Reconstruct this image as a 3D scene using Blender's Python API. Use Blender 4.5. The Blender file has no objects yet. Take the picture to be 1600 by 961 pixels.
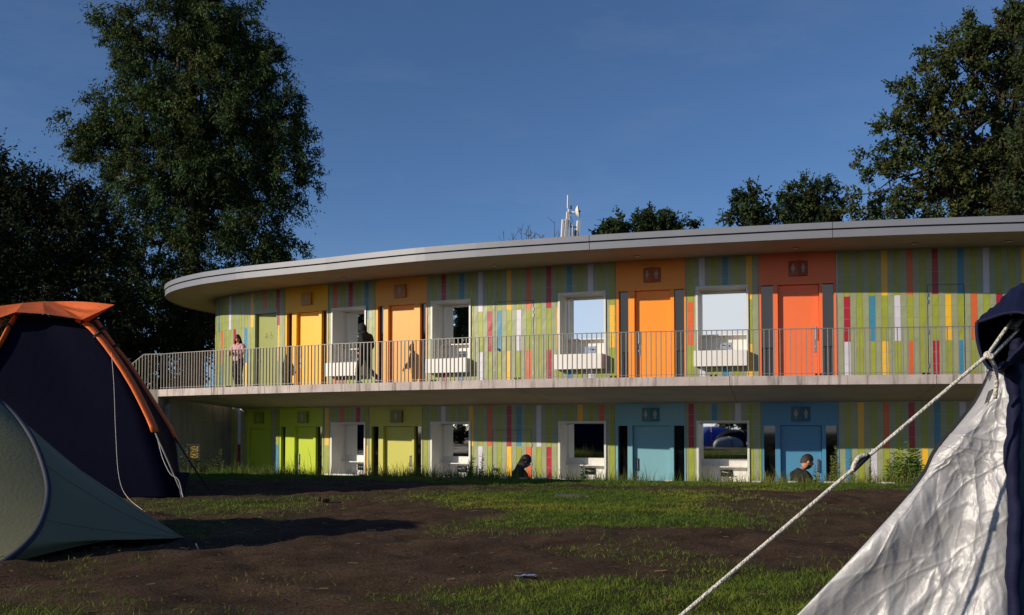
import bpy, math, random
import numpy as np
from mathutils import Vector, Matrix

random.seed(7)
RNG = np.random.default_rng(11)
sc = bpy.context.scene
COL = sc.collection
R = math.radians

# ------------------------------------------------------------------ camera
F = 1555.0; PITCH = R(2.0); EYE = 0.85
CYP = 675 - F * math.tan(PITCH)


def ray(x, y):
    u = (x - 800) / F; v = (CYP - y) / F
    dy = math.cos(PITCH) - v * math.sin(PITCH)
    dz = math.sin(PITCH) + v * math.cos(PITCH)
    return u / dy, dz / dy


def at(x, y, D):
    a, b = ray(x, y)
    return Vector((a * D, D, EYE + b * D))


def ground(x, y, z=0.0):
    a, b = ray(x, y)
    D = (z - EYE) / b
    return Vector((a * D, D, z))


cam_d = bpy.data.cameras.new('camera')
cam = bpy.data.objects.new('camera', cam_d)
COL.objects.link(cam)
cam.location = (0, 0, EYE)
cam.rotation_euler = (math.pi / 2 + PITCH, 0, 0)
cam_d.sensor_width = 36; cam_d.lens = 36 * F / 1600
cam_d.shift_y = (CYP - 480.5) / 1600
cam_d.clip_end = 3000; cam_d.clip_start = 0.05
sc.camera = cam

# ------------------------------------------------------------------ light
SUN_E = R(19.0); SUN_A = R(65.0)          # azimuth from -Y towards -X
to_sun = Vector((-math.sin(SUN_A) * math.cos(SUN_E), -math.cos(SUN_A) * math.cos(SUN_E), math.sin(SUN_E)))
sd = bpy.data.lights.new('sun', 'SUN')
sd.energy = 4.7; sd.angle = R(0.53); sd.color = (1.0, 0.88, 0.72)
so = bpy.data.objects.new('sun', sd); COL.objects.link(so)
so.rotation_euler = to_sun.to_track_quat('Z', 'Y').to_euler()
so.location = (-40, -20, 30)
w = bpy.data.worlds.new('World'); sc.world = w; w.use_nodes = True
nt = w.node_tree
bg = nt.nodes['Background']
sky = nt.nodes.new('ShaderNodeTexSky'); sky.sky_type = 'NISHITA'
sky.sun_disc = False; sky.sun_elevation = SUN_E
sky.sun_rotation = math.atan2(to_sun.x, to_sun.y)
sky.air_density = 0.7; sky.dust_density = 0.3; sky.ozone_density = 5.0
# a bank of white morning cloud low in the sky on the sunny side (behind the photographer)
wt = nt.nodes.new('ShaderNodeTexCoord'); sp = nt.nodes.new('ShaderNodeSeparateXYZ')
nt.links.new(wt.outputs['Generated'], sp.inputs[0])
mpw = nt.nodes.new('ShaderNodeMapping'); mpw.inputs['Scale'].default_value = (3.0, 3.0, 9.0)
nt.links.new(wt.outputs['Generated'], mpw.inputs[0])
nw = nt.nodes.new('ShaderNodeTexNoise'); nw.inputs['Scale'].default_value = 1.3; nw.inputs['Detail'].default_value = 7
nt.links.new(mpw.outputs[0], nw.inputs['Vector'])
def wmath(op, a, b, clamp=False):
    n = nt.nodes.new('ShaderNodeMath'); n.operation = op; n.use_clamp = clamp
    for i, v in enumerate((a, b)):
        if isinstance(v, (int, float)): n.inputs[i].default_value = v
        else: nt.links.new(v, n.inputs[i])
    return n.outputs[0]
side = wmath('MULTIPLY', wmath('SUBTRACT', -0.45, sp.outputs['Y']), 3.5, True)          # only towards -Y
top = wmath('MULTIPLY', wmath('SUBTRACT', 0.24, sp.outputs['Z']), 9.0, True)             # up to about 17 degrees
cl = wmath('MULTIPLY', wmath('SUBTRACT', nw.outputs[0], 0.10), 4.5, True)
west = wmath('MULTIPLY', wmath('ADD', 0.72, sp.outputs['X']), 5.0, True)
east = wmath('MULTIPLY', wmath('SUBTRACT', 0.25, sp.outputs['X']), 5.0, True)
mask = wmath('MULTIPLY', wmath('MULTIPLY', wmath('MULTIPLY', side, wmath('MULTIPLY', west, east)), top), cl)
mixw = nt.nodes.new('ShaderNodeMixRGB'); nt.links.new(mask, mixw.inputs[0]); nt.links.new(sky.outputs[0], mixw.inputs[1])
wisp_map = nt.nodes.new('ShaderNodeMapping'); wisp_map.inputs['Scale'].default_value = (2.0, 2.0, 7.0); wisp_map.inputs['Rotation'].default_value = (0, R(14), 0)
nt.links.new(wt.outputs['Generated'], wisp_map.inputs[0])
nw2 = nt.nodes.new('ShaderNodeTexNoise'); nw2.inputs['Scale'].default_value = 2.2; nw2.inputs['Detail'].default_value = 8; nw2.inputs['Roughness'].default_value = 0.62
nt.links.new(wisp_map.outputs[0], nw2.inputs['Vector'])
wisp = wmath('MULTIPLY', wmath('MULTIPLY', wmath('SUBTRACT', nw2.outputs[0], 0.5), 3.0, True), 0.08)
mixv = nt.nodes.new('ShaderNodeMixRGB'); nt.links.new(wisp, mixv.inputs[0]); nt.links.new(sky.outputs[0], mixv.inputs[1]); mixv.inputs[2].default_value = (4.6, 4.9, 5.4, 1)
nt.links.new(mixv.outputs[0], mixw.inputs[1])
mixw.inputs[2].default_value = (7.4, 7.6, 7.9, 1)
nt.links.new(mixw.outputs[0], bg.inputs[0])
bg.inputs[1].default_value = 0.106
sc.view_settings.view_transform = 'Standard'
sc.view_settings.look = 'None'
sc.view_settings.exposure = 0.0
sc.view_settings.gamma = 1.0
sc.render.engine = 'CYCLES'
sc.cycles.use_denoising = True
sc.cycles.denoising_input_passes = 'RGB_ALBEDO_NORMAL'
sc.cycles.denoising_prefilter = 'ACCURATE'
sc.cycles.use_adaptive_sampling = False
sc.cycles.caustics_reflective = False
sc.cycles.caustics_refractive = False
sc.cycles.max_bounces = 8


# ------------------------------------------------------------------ materials
def lin(h):
    h = h.lstrip('#')
    c = [int(h[i:i + 2], 16) / 255 for i in (0, 2, 4)]
    return tuple(((x + 0.055) / 1.055) ** 2.4 if x > 0.04045 else x / 12.92 for x in c) + (1,)


MATS = {}


def mat(name, col, rough=0.6, var=0.15, scale=6.0, bump=0.0, bscale=40.0, metal=0.0, detail=6, spec=0.5,
        attr=None, trans=0.0, stretch=None, streak=0.0):
    """Principled material with two octaves of colour variation and a noise bump."""
    m = bpy.data.materials.new(name); m.use_nodes = True
    t = m.node_tree; N = t.nodes; L = t.links
    b = N['Principled BSDF']
    c = lin(col) if isinstance(col, str) else tuple(col) + (1,) * (4 - len(col))
    tc = N.new('ShaderNodeTexCoord')
    src = tc.outputs['Object']
    if stretch:
        mp = N.new('ShaderNodeMapping'); mp.inputs['Scale'].default_value = stretch
        L.new(src, mp.inputs[0]); src = mp.outputs[0]
    n1 = N.new('ShaderNodeTexNoise'); n1.inputs['Scale'].default_value = scale; n1.inputs['Detail'].default_value = detail
    L.new(src, n1.inputs['Vector'])
    mr = N.new('ShaderNodeMapRange'); mr.inputs['From Min'].default_value = 0.25; mr.inputs['From Max'].default_value = 0.75
    mr.inputs['To Min'].default_value = 1 - var; mr.inputs['To Max'].default_value = 1 + var
    L.new(n1.outputs[0], mr.inputs[0])
    mul = N.new('ShaderNodeVectorMath'); mul.operation = 'SCALE'
    if attr:
        a = N.new('ShaderNodeAttribute'); a.attribute_name = attr
        mx = N.new('ShaderNodeVectorMath'); mx.operation = 'MULTIPLY'
        mx.inputs[0].default_value = c[:3]; L.new(a.outputs['Vector'], mx.inputs[1])
        L.new(mx.outputs[0], mul.inputs[0])
    else:
        mul.inputs[0].default_value = c[:3]
    L.new(mr.outputs[0], mul.inputs['Scale'])
    last = mul.outputs[0]
    if streak:                         # run-off stains hanging from the top edge
        mp2 = N.new('ShaderNodeMapping'); mp2.inputs['Scale'].default_value = (5.0, 5.0, 0.35)
        L.new(tc.outputs['Object'], mp2.inputs[0])
        n2 = N.new('ShaderNodeTexNoise'); n2.inputs['Scale'].default_value = 2.2; n2.inputs['Detail'].default_value = 5
        L.new(mp2.outputs[0], n2.inputs['Vector'])
        m2 = N.new('ShaderNodeMapRange'); m2.inputs['From Min'].default_value = 0.52; m2.inputs['From Max'].default_value = 0.68
        m2.inputs['To Min'].default_value = 1.0; m2.inputs['To Max'].default_value = 1 - streak
        L.new(n2.outputs[0], m2.inputs[0])
        s2 = N.new('ShaderNodeVectorMath'); s2.operation = 'SCALE'
        L.new(last, s2.inputs[0]); L.new(m2.outputs[0], s2.inputs['Scale']); last = s2.outputs[0]
    L.new(last, b.inputs['Base Color'])
    b.inputs['Roughness'].default_value = rough
    b.inputs['Metallic'].default_value = metal
    b.inputs['Specular IOR Level'].default_value = spec
    if bump:
        nb = N.new('ShaderNodeTexNoise'); nb.inputs['Scale'].default_value = bscale; nb.inputs['Detail'].default_value = 8
        L.new(src, nb.inputs['Vector'])
        bp = N.new('ShaderNodeBump'); bp.inputs['Strength'].default_value = bump; bp.inputs['Distance'].default_value = 0.02
        L.new(nb.outputs[0], bp.inputs['Height']); L.new(bp.outputs[0], b.inputs['Normal'])
    if trans:
        tr = N.new('ShaderNodeBsdfTranslucent'); L.new(last, tr.inputs[0])
        ms = N.new('ShaderNodeMixShader'); ms.inputs[0].default_value = trans
        L.new(b.outputs[0], ms.inputs[1]); L.new(tr.outputs[0], ms.inputs[2])
        L.new(ms.outputs[0], N['Material Output'].inputs[0])
    MATS[name] = m
    return m


mat('tile_lime', '#979f33', 0.35, 0.12, 3)
mat('tile_sage', '#949c78', 0.35, 0.10, 3)
mat('tile_yellow', '#efb92a', 0.35, 0.06, 3)
mat('tile_orange', '#d8632c', 0.35, 0.06, 3)
mat('tile_red', '#a8192c', 0.35, 0.06, 3)
mat('tile_blue', '#3d84a4', 0.35, 0.06, 3)
mat('tile_white', '#cfccd8', 0.35, 0.05, 3)
mat('grout', '#b3bba6', 0.8, 0.1, 5)
mat('concrete', '#b8aca6', 0.85, 0.2, 2.2, 0.4, 30, streak=0.5)
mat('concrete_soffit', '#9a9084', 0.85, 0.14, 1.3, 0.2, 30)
mat('concrete_grey', '#86827a', 0.88, 0.20, 1.5, 0.35, 25, streak=0.3)
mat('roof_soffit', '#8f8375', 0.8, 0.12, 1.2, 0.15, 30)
mat('metal_pale', '#7c7f87', 0.42, 0.05, 2, spec=0.4)
mat('metal_dark', '#24252a', 0.5, 0.1, 4)
mat('roofing', '#55565a', 0.9, 0.2, 1)
mat('rail_steel', '#8b8782', 0.55, 0.15, 8, metal=0.25)
mat('galvanised', '#8d9096', 0.5, 0.15, 8, metal=0.55)
mat('white_lacquer', '#e2dfda', 0.35, 0.04, 2)
mat('niche_lining', '#d9d8d2', 0.45, 0.05, 2)
mat('chrome', '#c8c8cc', 0.12, 0.05, 3, metal=1.0)
mat('mirror', '#eef2f4', 0.015, 0.01, 1, metal=1.0)
mat('dark_glass', '#0b0c10', 0.03, 0.05, 1, spec=1.0)
mat('gap_trim_black', '#0d0d0e', 0.5, 0.1, 4)
for n_, c_ in (('door_yellow', '#f2b40f'), ('door_apricot', '#eea23c'), ('door_orange', '#f6962a'), ('door_coral', '#ee7442'),
               ('door_olive', '#8d9346'), ('door_lime', '#b2c524'), ('door_lime_olive', '#a9b832'), ('door_pale_olive', '#bdbb52'),
               ('door_teal', '#79aab6'), ('door_blue', '#4f8cb0')):
    mat(n_, c_, 0.4, 0.04, 1.5, spec=0.4)
for n_, c_ in (('sign_yellow', '#b87f06'), ('sign_apricot', '#ac650c'), ('sign_orange', '#a0520c'), ('sign_coral', '#9a4214'),
               ('sign_lime', '#768818'), ('sign_olive', '#6f7024'), ('sign_teal', '#2a6a70'), ('sign_blue', '#255a7c')):
    mat(n_, c_, 0.35, 0.04, 1.5)
mat('pictogram', '#aba69c', 0.5, 0.05, 3)
mat('pictogram_olive', '#5f661c', 0.5, 0.05, 3)


# ------------------------------------------------------------------ mesh builder
class MB:
    def __init__(self):
        self.v = []; self.f = []; self.m = []; self.mats = []

    def mi(self, m):
        if m not in self.mats: self.mats.append(m)
        return self.mats.index(m)

    def poly(self, pts, m):
        k = len(self.v); self.v += [tuple(p) for p in pts]
        self.f.append(tuple(range(k, k + len(pts)))); self.m.append(self.mi(m))

    def mesh(self, verts, faces, m):
        k = len(self.v); self.v += [tuple(p) for p in verts]; i = self.mi(m)
        for f in faces: self.f.append(tuple(a + k for a in f)); self.m.append(i)

    def hexa(self, c, m):
        """c: 8 corners, bottom 4 then top 4."""
        self.mesh(c, [(0, 3, 2, 1), (4, 5, 6, 7), (0, 1, 5, 4), (1, 2, 6, 5), (2, 3, 7, 6), (3, 0, 4, 7)], m)

    def box(self, lo, hi, m):
        x0, y0, z0 = lo; x1, y1, z1 = hi
        self.hexa([(x0, y0, z0), (x1, y0, z0), (x1, y1, z0), (x0, y1, z0), (x0, y0, z1), (x1, y0, z1), (x1, y1, z1), (x0, y1, z1)], m)

    def obox(self, c, ax, ay, az, h, m):
        c = Vector(c); ax = Vector(ax).normalized() * h[0]; ay = Vector(ay).normalized() * h[1]; az = Vector(az).normalized() * h[2]
        self.hexa([c - ax - ay - az, c + ax - ay - az, c + ax + ay - az, c - ax + ay - az,
                   c - ax - ay + az, c + ax - ay + az, c + ax + ay + az, c - ax + ay + az], m)

    def tube(self, pts, r, m, n=8, cap=True, flat=None):
        pts = [Vector(p) for p in pts]
        rs = r if isinstance(r, (list, tuple)) else [r] * len(pts)
        rings = []; up = None
        for i, p in enumerate(pts):
            d = (pts[min(i + 1, len(pts) - 1)] - pts[max(i - 1, 0)]).normalized()
            if up is None:
                up = Vector((0, 0, 1)) if abs(d.z) < 0.9 else Vector((1, 0, 0))
            a = d.cross(up).normalized(); b = a.cross(d).normalized(); up = b
            fl = flat or 1
            rings.append([p + (a * math.cos(2 * math.pi * k / n) + b * fl * math.sin(2 * math.pi * k / n)) * rs[i] for k in range(n)])
        vs = [q for rg in rings for q in rg]; fs = []
        for i in range(len(pts) - 1):
            for k in range(n):
                k2 = (k + 1) % n
                fs.append((i * n + k, i * n + k2, (i + 1) * n + k2, (i + 1) * n + k))
        if cap:
            fs.append(tuple(range(n - 1, -1, -1))); fs.append(tuple((len(pts) - 1) * n + k for k in range(n)))
        self.mesh(vs, fs, m)

    def grid(self, rows, m):
        """rows: list of equal-length point lists."""
        nc = len(rows[0]); vs = [p for r in rows for p in r]; fs = []
        for i in range(len(rows) - 1):
            for j in range(nc - 1):
                fs.append((i * nc + j, i * nc + j + 1, (i + 1) * nc + j + 1, (i + 1) * nc + j))
        self.mesh(vs, fs, m)

    def ball(self, c, r, m, nu=12, nv=8):
        rx, ry, rz = r if isinstance(r, (tuple, list)) else (r, r, r)
        rows = []
        for i in range(nv + 1):
            th = math.pi * i / nv
            rows.append([(c[0] + rx * math.sin(th) * math.cos(2 * math.pi * j / nu), c[1] + ry * math.sin(th) * math.sin(2 * math.pi * j / nu),
                          c[2] + rz * math.cos(th)) for j in range(nu + 1)])
        self.grid(rows, m)

    def build(self, name, parent=None, smooth=False, weld=False):
        base = world_loc(parent)
        me = bpy.data.meshes.new(name)
        me.from_pydata([(x - base[0], y - base[1], z - base[2]) for x, y, z in self.v], [], self.f)
        for m in self.mats: me.materials.append(MATS[m])
        me.polygons.foreach_set('material_index', self.m)
        if weld:
            import bmesh
            b = bmesh.new(); b.from_mesh(me); bmesh.ops.remove_doubles(b, verts=b.verts, dist=1e-4)
            bmesh.ops.recalc_face_normals(b, faces=b.faces); b.to_mesh(me); b.free()
        if smooth: me.polygons.foreach_set('use_smooth', [True] * len(me.polygons))
        me.update()
        o = bpy.data.objects.new(name, me); COL.objects.link(o)
        if parent: o.parent = parent
        return o


def world_loc(o):
    v = Vector((0, 0, 0))
    while o:
        v = v + Vector(o.location); o = o.parent
    return v


def thing(name, label, cat, loc=(0, 0, 0), group=None):
    o = bpy.data.objects.new(name, None); COL.objects.link(o)
    o.location = loc; o['label'] = label; o['category'] = cat
    if group: o['group'] = group
    return o


def tag(o, label, cat, group=None, kind=None):
    o['label'] = label; o['category'] = cat
    if group: o['group'] = group
    if kind: o['kind'] = kind
    return o


def structure(o):
    o['kind'] = 'structure'; return o


def np_mesh(name, verts, faces4, mat_name, parent=None, col=None, tri=False):
    """fast mesh from numpy; faces4: (n,k) ints; col: per-vertex rgb -> attribute 'tint'."""
    base = np.array(world_loc(parent)) if parent else np.zeros(3)
    k = faces4.shape[1]
    me = bpy.data.meshes.new(name)
    me.vertices.add(len(verts)); me.vertices.foreach_set('co', (verts - base).astype(np.float32).ravel())
    me.loops.add(faces4.size); me.loops.foreach_set('vertex_index', faces4.astype(np.int32).ravel())
    me.polygons.add(len(faces4)); me.polygons.foreach_set('loop_start', np.arange(0, faces4.size, k, dtype=np.int32))
    me.materials.append(MATS[mat_name])
    if col is not None:
        a = me.attributes.new('tint', 'FLOAT_VECTOR', 'POINT')
        a.data.foreach_set('vector', col.astype(np.float32).ravel())
    me.update(calc_edges=True); me.validate()
    o = bpy.data.objects.new(name, me); COL.objects.link(o)
    if parent: o.parent = parent
    return o


# ------------------------------------------------------------------ facade curve
CTRL = [(-5.0, 44.2), (-8.4, 41.4), (-10.1, 38.6), (-10.65, 36.6), (-10.45, 34.95), (-9.6, 33.65), (-7.4, 32.05), (-4.3, 30.25), (-1.0, 28.62),
        (1.5, 27.5), (4.2, 26.53), (7.42, 25.6), (11.1, 24.85), (15.0, 24.5), (20.0, 24.7), (25.0, 25.4)]


def catmull(pts, n=24):
    out = []
    P_ = [np.array(p, float) for p in pts]
    P_ = [2 * P_[0] - P_[1]] + P_ + [2 * P_[-1] - P_[-2]]
    for i in range(1, len(P_) - 2):
        p0, p1, p2, p3 = P_[i - 1:i + 3]
        d = [np.linalg.norm(b - a) ** 0.5 for a, b in ((p0, p1), (p1, p2), (p2, p3))]
        t0 = 0; t1 = d[0]; t2 = t1 + d[1]; t3 = t2 + d[2]
        for t in np.linspace(t1, t2, n, endpoint=False):
            a1 = (t1 - t) / (t1 - t0) * p0 + (t - t0) / (t1 - t0) * p1
            a2 = (t2 - t) / (t2 - t1) * p1 + (t - t1) / (t2 - t1) * p2
            a3 = (t3 - t) / (t3 - t2) * p2 + (t - t2) / (t3 - t2) * p3
            b1 = (t2 - t) / (t2 - t0) * a1 + (t - t0) / (t2 - t0) * a2
            b2 = (t3 - t) / (t3 - t1) * a2 + (t - t1) / (t3 - t1) * a3
            out.append((t2 - t) / (t2 - t1) * b1 + (t - t1) / (t2 - t1) * b2)
    out.append(P_[-2])
    return np.array(out)


class Curve:
    def __init__(self, pts, smooth=9):
        c = catmull(pts)
        if smooth:
            k = np.ones(smooth) / smooth
            pad = np.concatenate([np.repeat(c[:1], smooth // 2, 0), c, np.repeat(c[-1:], smooth // 2, 0)])
            c = np.stack([np.convolve(pad[:, i], k, 'valid') for i in (0, 1)], 1)
        self.c = c
        self.s = np.concatenate([[0], np.cumsum(np.linalg.norm(np.diff(c, axis=0), axis=1))])
        t = np.gradient(c, self.s + np.arange(len(c)) * 1e-9, axis=0)
        t /= np.linalg.norm(t, axis=1)[:, None]
        self.t = t
        self.L = self.s[-1]

    def fr(self, s):
        p = np.array([np.interp(s, self.s, self.c[:, i]) for i in (0, 1)])
        t = np.array([np.interp(s, self.s, self.t[:, i]) for i in (0, 1)]); t /= np.linalg.norm(t)
        return p, t, np.array([t[1], -t[0]])

    def P(self, s, n, z):
        p, t, nn = self.fr(s)
        return Vector((p[0] + nn[0] * n, p[1] + nn[1] * n, z))


WALL = Curve(CTRL)
P = WALL.P
# left visible extreme of the wall (ray tangent) bounds the search for pixel -> s
_rat = WALL.c[:, 0] / WALL.c[:, 1]
S_EDGE = WALL.s[int(np.argmin(_rat))]


def S(px, n=0.0, y=560):
    u, _ = ray(px, y)
    ss = np.linspace(S_EDGE - 0.5, WALL.L, 2400)
    pts = np.array([P(a, n, 0)[:2] for a in ss])
    r = pts[:, 0] / pts[:, 1]
    i0 = int(np.argmin(r))
    return float(np.interp(u, r[i0:], ss[i0:]))


def project(v):
    d = Vector((v.x, v.y, v.z - EYE)); c_, s_ = math.cos(PITCH), math.sin(PITCH)
    zc = d.y * c_ + d.z * s_; yc = -d.y * s_ + d.z * c_
    return 800 + F * d.x / zc, CYP - F * yc / zc


def fit_offset(target, z, start, s_lo, s_hi, n=15):
    """overhang along the facade so that an edge at height z follows a surveyed line"""
    tx = [a for a, _ in target]; ty = [b for _, b in target]
    ss = np.linspace(s_lo, s_hi, n); off = np.full(n, float(start))
    for _ in range(12):
        for i, s in enumerate(ss):
            x, y = project(P(s, off[i], z))
            want = np.interp(x, tx, ty); yy = y - want
            D = P(s, off[i], 0).y; k = (675 - want) / D
            off[i] -= np.clip(-yy / k * 0.9, -0.3, 0.3)
        k = np.convolve(np.concatenate([off[:1], off, off[-1:]]), [0.2, 0.6, 0.2], 'valid'); off = k
    return ss, off


FLOOR_U, FLOOR_L = 2.16, -1.25
CEIL_U, CEIL_L = 5.47, 1.60
ROW = 0.29
COLW = 0.152


def srange(s0, s1, step=0.35):
    n = max(1, int(math.ceil((s1 - s0) / step)))
    return [s0 + (s1 - s0) * i / n for i in range(n + 1)]


def sbox(mb, s0, s1, n0, n1, z0, z1, m, step=0.35):
    """a box bent along the facade"""
    ss = srange(s0, s1, step); k = len(ss)
    vs = []
    for s in ss:
        vs += [P(s, n0, z0), P(s, n1, z0), P(s, n1, z1), P(s, n0, z1)]
    fs = [(0, 1, 2, 3), ((k - 1) * 4 + 3, (k - 1) * 4 + 2, (k - 1) * 4 + 1, (k - 1) * 4)]
    for i in range(k - 1):
        a = i * 4; b = a + 4
        for j in range(4):
            j2 = (j + 1) % 4
            fs.append((a + j, b + j, b + j2, a + j2))
    mb.mesh(vs, fs, m)


def sweep(mb, ss, prof, m, closed=False, ovr=None):
    rows = []
    for s in ss:
        o = ovr(s) if ovr else 0
        rows.append([P(s, n + o, z) for n, z in prof])
    mb.grid(rows, m)


bl = thing('toilet_building', 'long curved two-storey building with striped green tiles, coloured doors and a balcony', 'building', P(S(800), 0, FLOOR_L))

# ------------------------------------------------------------------ openings (photo columns measured on the wall)
UNITS_U = [  # left, right, leaf0, leaf1, glass-left, glass-right, material, sign, persons, handle side
    (444.5, 512.7, 462.7, 497.8, (447.8, 456), (502, 510.5), 'door_yellow', 'sign_yellow', 1, 'l'),
    (585.5, 667.5, 606, 647, (590, 598.7), (656, 665), 'door_apricot', 'sign_apricot', 1, 'r'),
    (961.8, 1072.5, 991.5, 1048, (967, 982), (1053.5, 1069.5), 'door_orange', 'sign_orange', 2, 'l'),
    (1185.5, 1308, 1216, 1281, (1190, 1208.5), (1286, 1304), 'door_coral', 'sign_coral', 2, 'r'),
]
UNITS_L = [
    (437, 506, 461, 490, (440, 447), (494, 504), 'door_lime', 'sign_lime', 1, 'l'),
    (577, 661, 599, 644, (581, 592), (647.5, 658.5), 'door_pale_olive', 'sign_olive', 1, 'r'),
    (960, 1071, 987.5, 1045.7, (965, 980), (1052, 1068.5), 'door_teal', 'sign_teal', 2, 'l'),
    (1188, 1309.5, 1218, 1283, (1192.6, 1210), (1289, 1307), 'door_blue', 'sign_blue', 2, 'r'),
]
NICHES = [(518, 572.4), (673.6, 736), (872.5, 947), (1087.6, 1170)]
HEAD_U, HEAD_L = 4.67, 1.02
holes_u, holes_l = [], []
for q in UNITS_U: holes_u.append((S(q[0]), S(q[1]), FLOOR_U - 0.2, CEIL_U + 0.2))
for q in UNITS_L: holes_l.append((S(q[0]), S(q[1]), FLOOR_L - 0.2, CEIL_L + 0.2))
NZ_U = (FLOOR_U + 0.41, 4.71)      # niche z range
NZ_L = (FLOOR_L + 0.41, 1.15)
for a, b in NICHES:
    holes_u.append((S(a), S(b), *NZ_U)); holes_l.append((S(a), S(b), *NZ_L))
OLIVE_U = (S(396), S(433), FLOOR_U - 0.2, 4.80)
OLIVE_L = (S(388), S(424), FLOOR_L - 0.2, CEIL_L + 0.2)
holes_u.append(OLIVE_U); holes_l.append(OLIVE_L)


def cut(rect, holes):
    rects = [rect]
    for h in holes:
        nx = []
        for (a0, a1, z0, z1) in rects:
            if a1 <= h[0] or a0 >= h[1] or z1 <= h[2] or z0 >= h[3]:
                nx.append((a0, a1, z0, z1)); continue
            if a0 < h[0]: nx.append((a0, h[0], z0, z1))
            if a1 > h[1]: nx.append((h[1], a1, z0, z1))
            b0, b1 = max(a0, h[0]), min(a1, h[1])
            if z0 < h[2]: nx.append((b0, b1, z0, h[2]))
            if z1 > h[3]: nx.append((b0, b1, h[3], z1))
        rects = nx
    return [r for r in rects if r[1] - r[0] > 0.012 and r[3] - r[2] > 0.012]


ACC_U = {0: {342: 'B', 357: 'W', 391: 'Y', 410: 'O', 429: 'R', 523: 'O', 545: 'R', 568: 'B', 670: 'W', 694: 'R', 720: 'B', 745: 'W', 801: 'Y', 830: 'O',
             858: 'R', 888: 'B', 918: 'W', 1102: 'W', 1136: 'B', 1171: 'Y', 1313: 'W', 1385: 'Y', 1421: 'O', 1459: 'R', 1498: 'B', 1536: 'W', 1612: 'Y'},
         1: {337: 'Y', 348: 'O', 365: 'R', 381: 'B', 436: 'Y', 670: 'O', 759: 'R', 786: 'B', 814: 'W', 870: 'Y', 950: 'Y', 1079: 'O', 1174: 'L',
             1330: 'R', 1367: 'B', 1404: 'W', 1481: 'Y', 1518: 'O', 1556: 'R', 1594: 'B'},
         2: {348: 'B', 387: 'Y', 519: 'O', 541: 'R', 561: 'B', 668: 'O', 690: 'R', 715: 'B', 745: 'W', 799: 'Y', 828: 'O', 858: 'R', 886: 'B', 918: 'W',
             1105: 'W', 1137: 'B', 1171: 'Y', 1315: 'W', 1387: 'Y', 1425: 'O', 1463: 'R', 1502: 'B', 1542: 'W', 1618: 'Y'}}
ACC_L = {0: {372: 'W', 511: 'Y', 535: 'O', 556: 'R', 687: 'W', 734: 'Y', 760: 'O', 788: 'R', 817: 'B', 846: 'W', 907: 'Y', 938: 'O', 1083: 'R', 1117: 'B', 1150: 'W',
             1345: 'Y', 1383: 'O', 1420: 'R', 1459: 'B', 1494: 'W', 1570: 'Y'},
         1: {376: 'R', 429: 'B', 567: 'Y', 745: 'W', 801: 'Y', 831: 'O', 860: 'R', 1328: 'B', 1365: 'W', 1442: 'Y', 1480: 'O', 1518: 'R'},
         2: {372: 'W', 520: 'O', 801: 'O', 1345: 'Y', 1383: 'O'}}
CODE = {'B': 'tile_blue', 'W': 'tile_white', 'Y': 'tile_yellow', 'O': 'tile_orange', 'R': 'tile_red', 'L': 'tile_lime'}
S_START = 2.0
NCOL = int((WALL.L - 1.0 - S_START) / COLW)


def tiled_wall(zfloor, zceil, holes, acc, label, s_lo):
    accents = {}
    for band, d in acc.items():
        for px, c in d.items():
            i = int(round((S(px) - S_START) / COLW - 0.5))
            if i % 2 == 0: # accents sit on the lime (odd) columns
                fr = (S(px) - S_START) / COLW - 0.5 - i
                i += 1 if fr > 0 else -1
            accents[(band, i)] = CODE[c]
    mb = MB()
    # backing that shows in the joints
    for s0 in srange(max(S_START, s_lo), S_START + NCOL * COLW, 0.45)[:-1]:
        s1 = s0 + (S_START + NCOL * COLW - max(S_START, s_lo)) / (len(srange(max(S_START, s_lo), S_START + NCOL * COLW, 0.45)) - 1)
        for (a0, a1, z0, z1) in cut((s0, s1, zfloor - 0.15, zceil + 0.05), holes):
            mb.poly([P(a0, -0.006, z0), P(a1, -0.006, z0), P(a1, -0.006, z1), P(a0, -0.006, z1)], 'grout')
    g = 0.0035
    for i in range(NCOL):
        s0 = S_START + i * COLW; s1 = s0 + COLW
        if s1 < s_lo: continue
        z1 = zceil; r = 0
        while z1 > zfloor - 0.1:
            z0 = z1 - ROW
            band = r // 4
            m = accents.get((band, i)) or ('tile_lime' if i % 2 else 'tile_sage')
            for (a0, a1, b0, b1) in cut((s0 + g, s1 - g, z0 + g, z1 - g), holes):
                j = random.uniform(-0.0022, 0.0022); j2 = random.uniform(-0.0022, 0.0022)
                q = [P(a0, j, b0), P(a1, -j, b0), P(a1, j2, b1), P(a0, -j2, b1)]
                k = [P(a0, -0.006, b0), P(a1, -0.006, b0), P(a1, -0.006, b1), P(a0, -0.006, b1)]
                mb.mesh(q + k, [(0, 1, 2, 3), (0, 4, 5, 1), (2, 6, 7, 3), (1, 5, 6, 2), (3, 7, 4, 0)], m)
            z1 = z0; r += 1
    o = mb.build('tiled_wall', bl); o['label'] = label
    return o


tiled_wall(FLOOR_U, CEIL_U, holes_u, ACC_U, 'upper storey wall of striped green tiles in sun', 0)
tiled_wall(FLOOR_L, CEIL_L, holes_l, ACC_L, 'lower storey wall of striped green tiles under the balcony', S(360))

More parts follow.
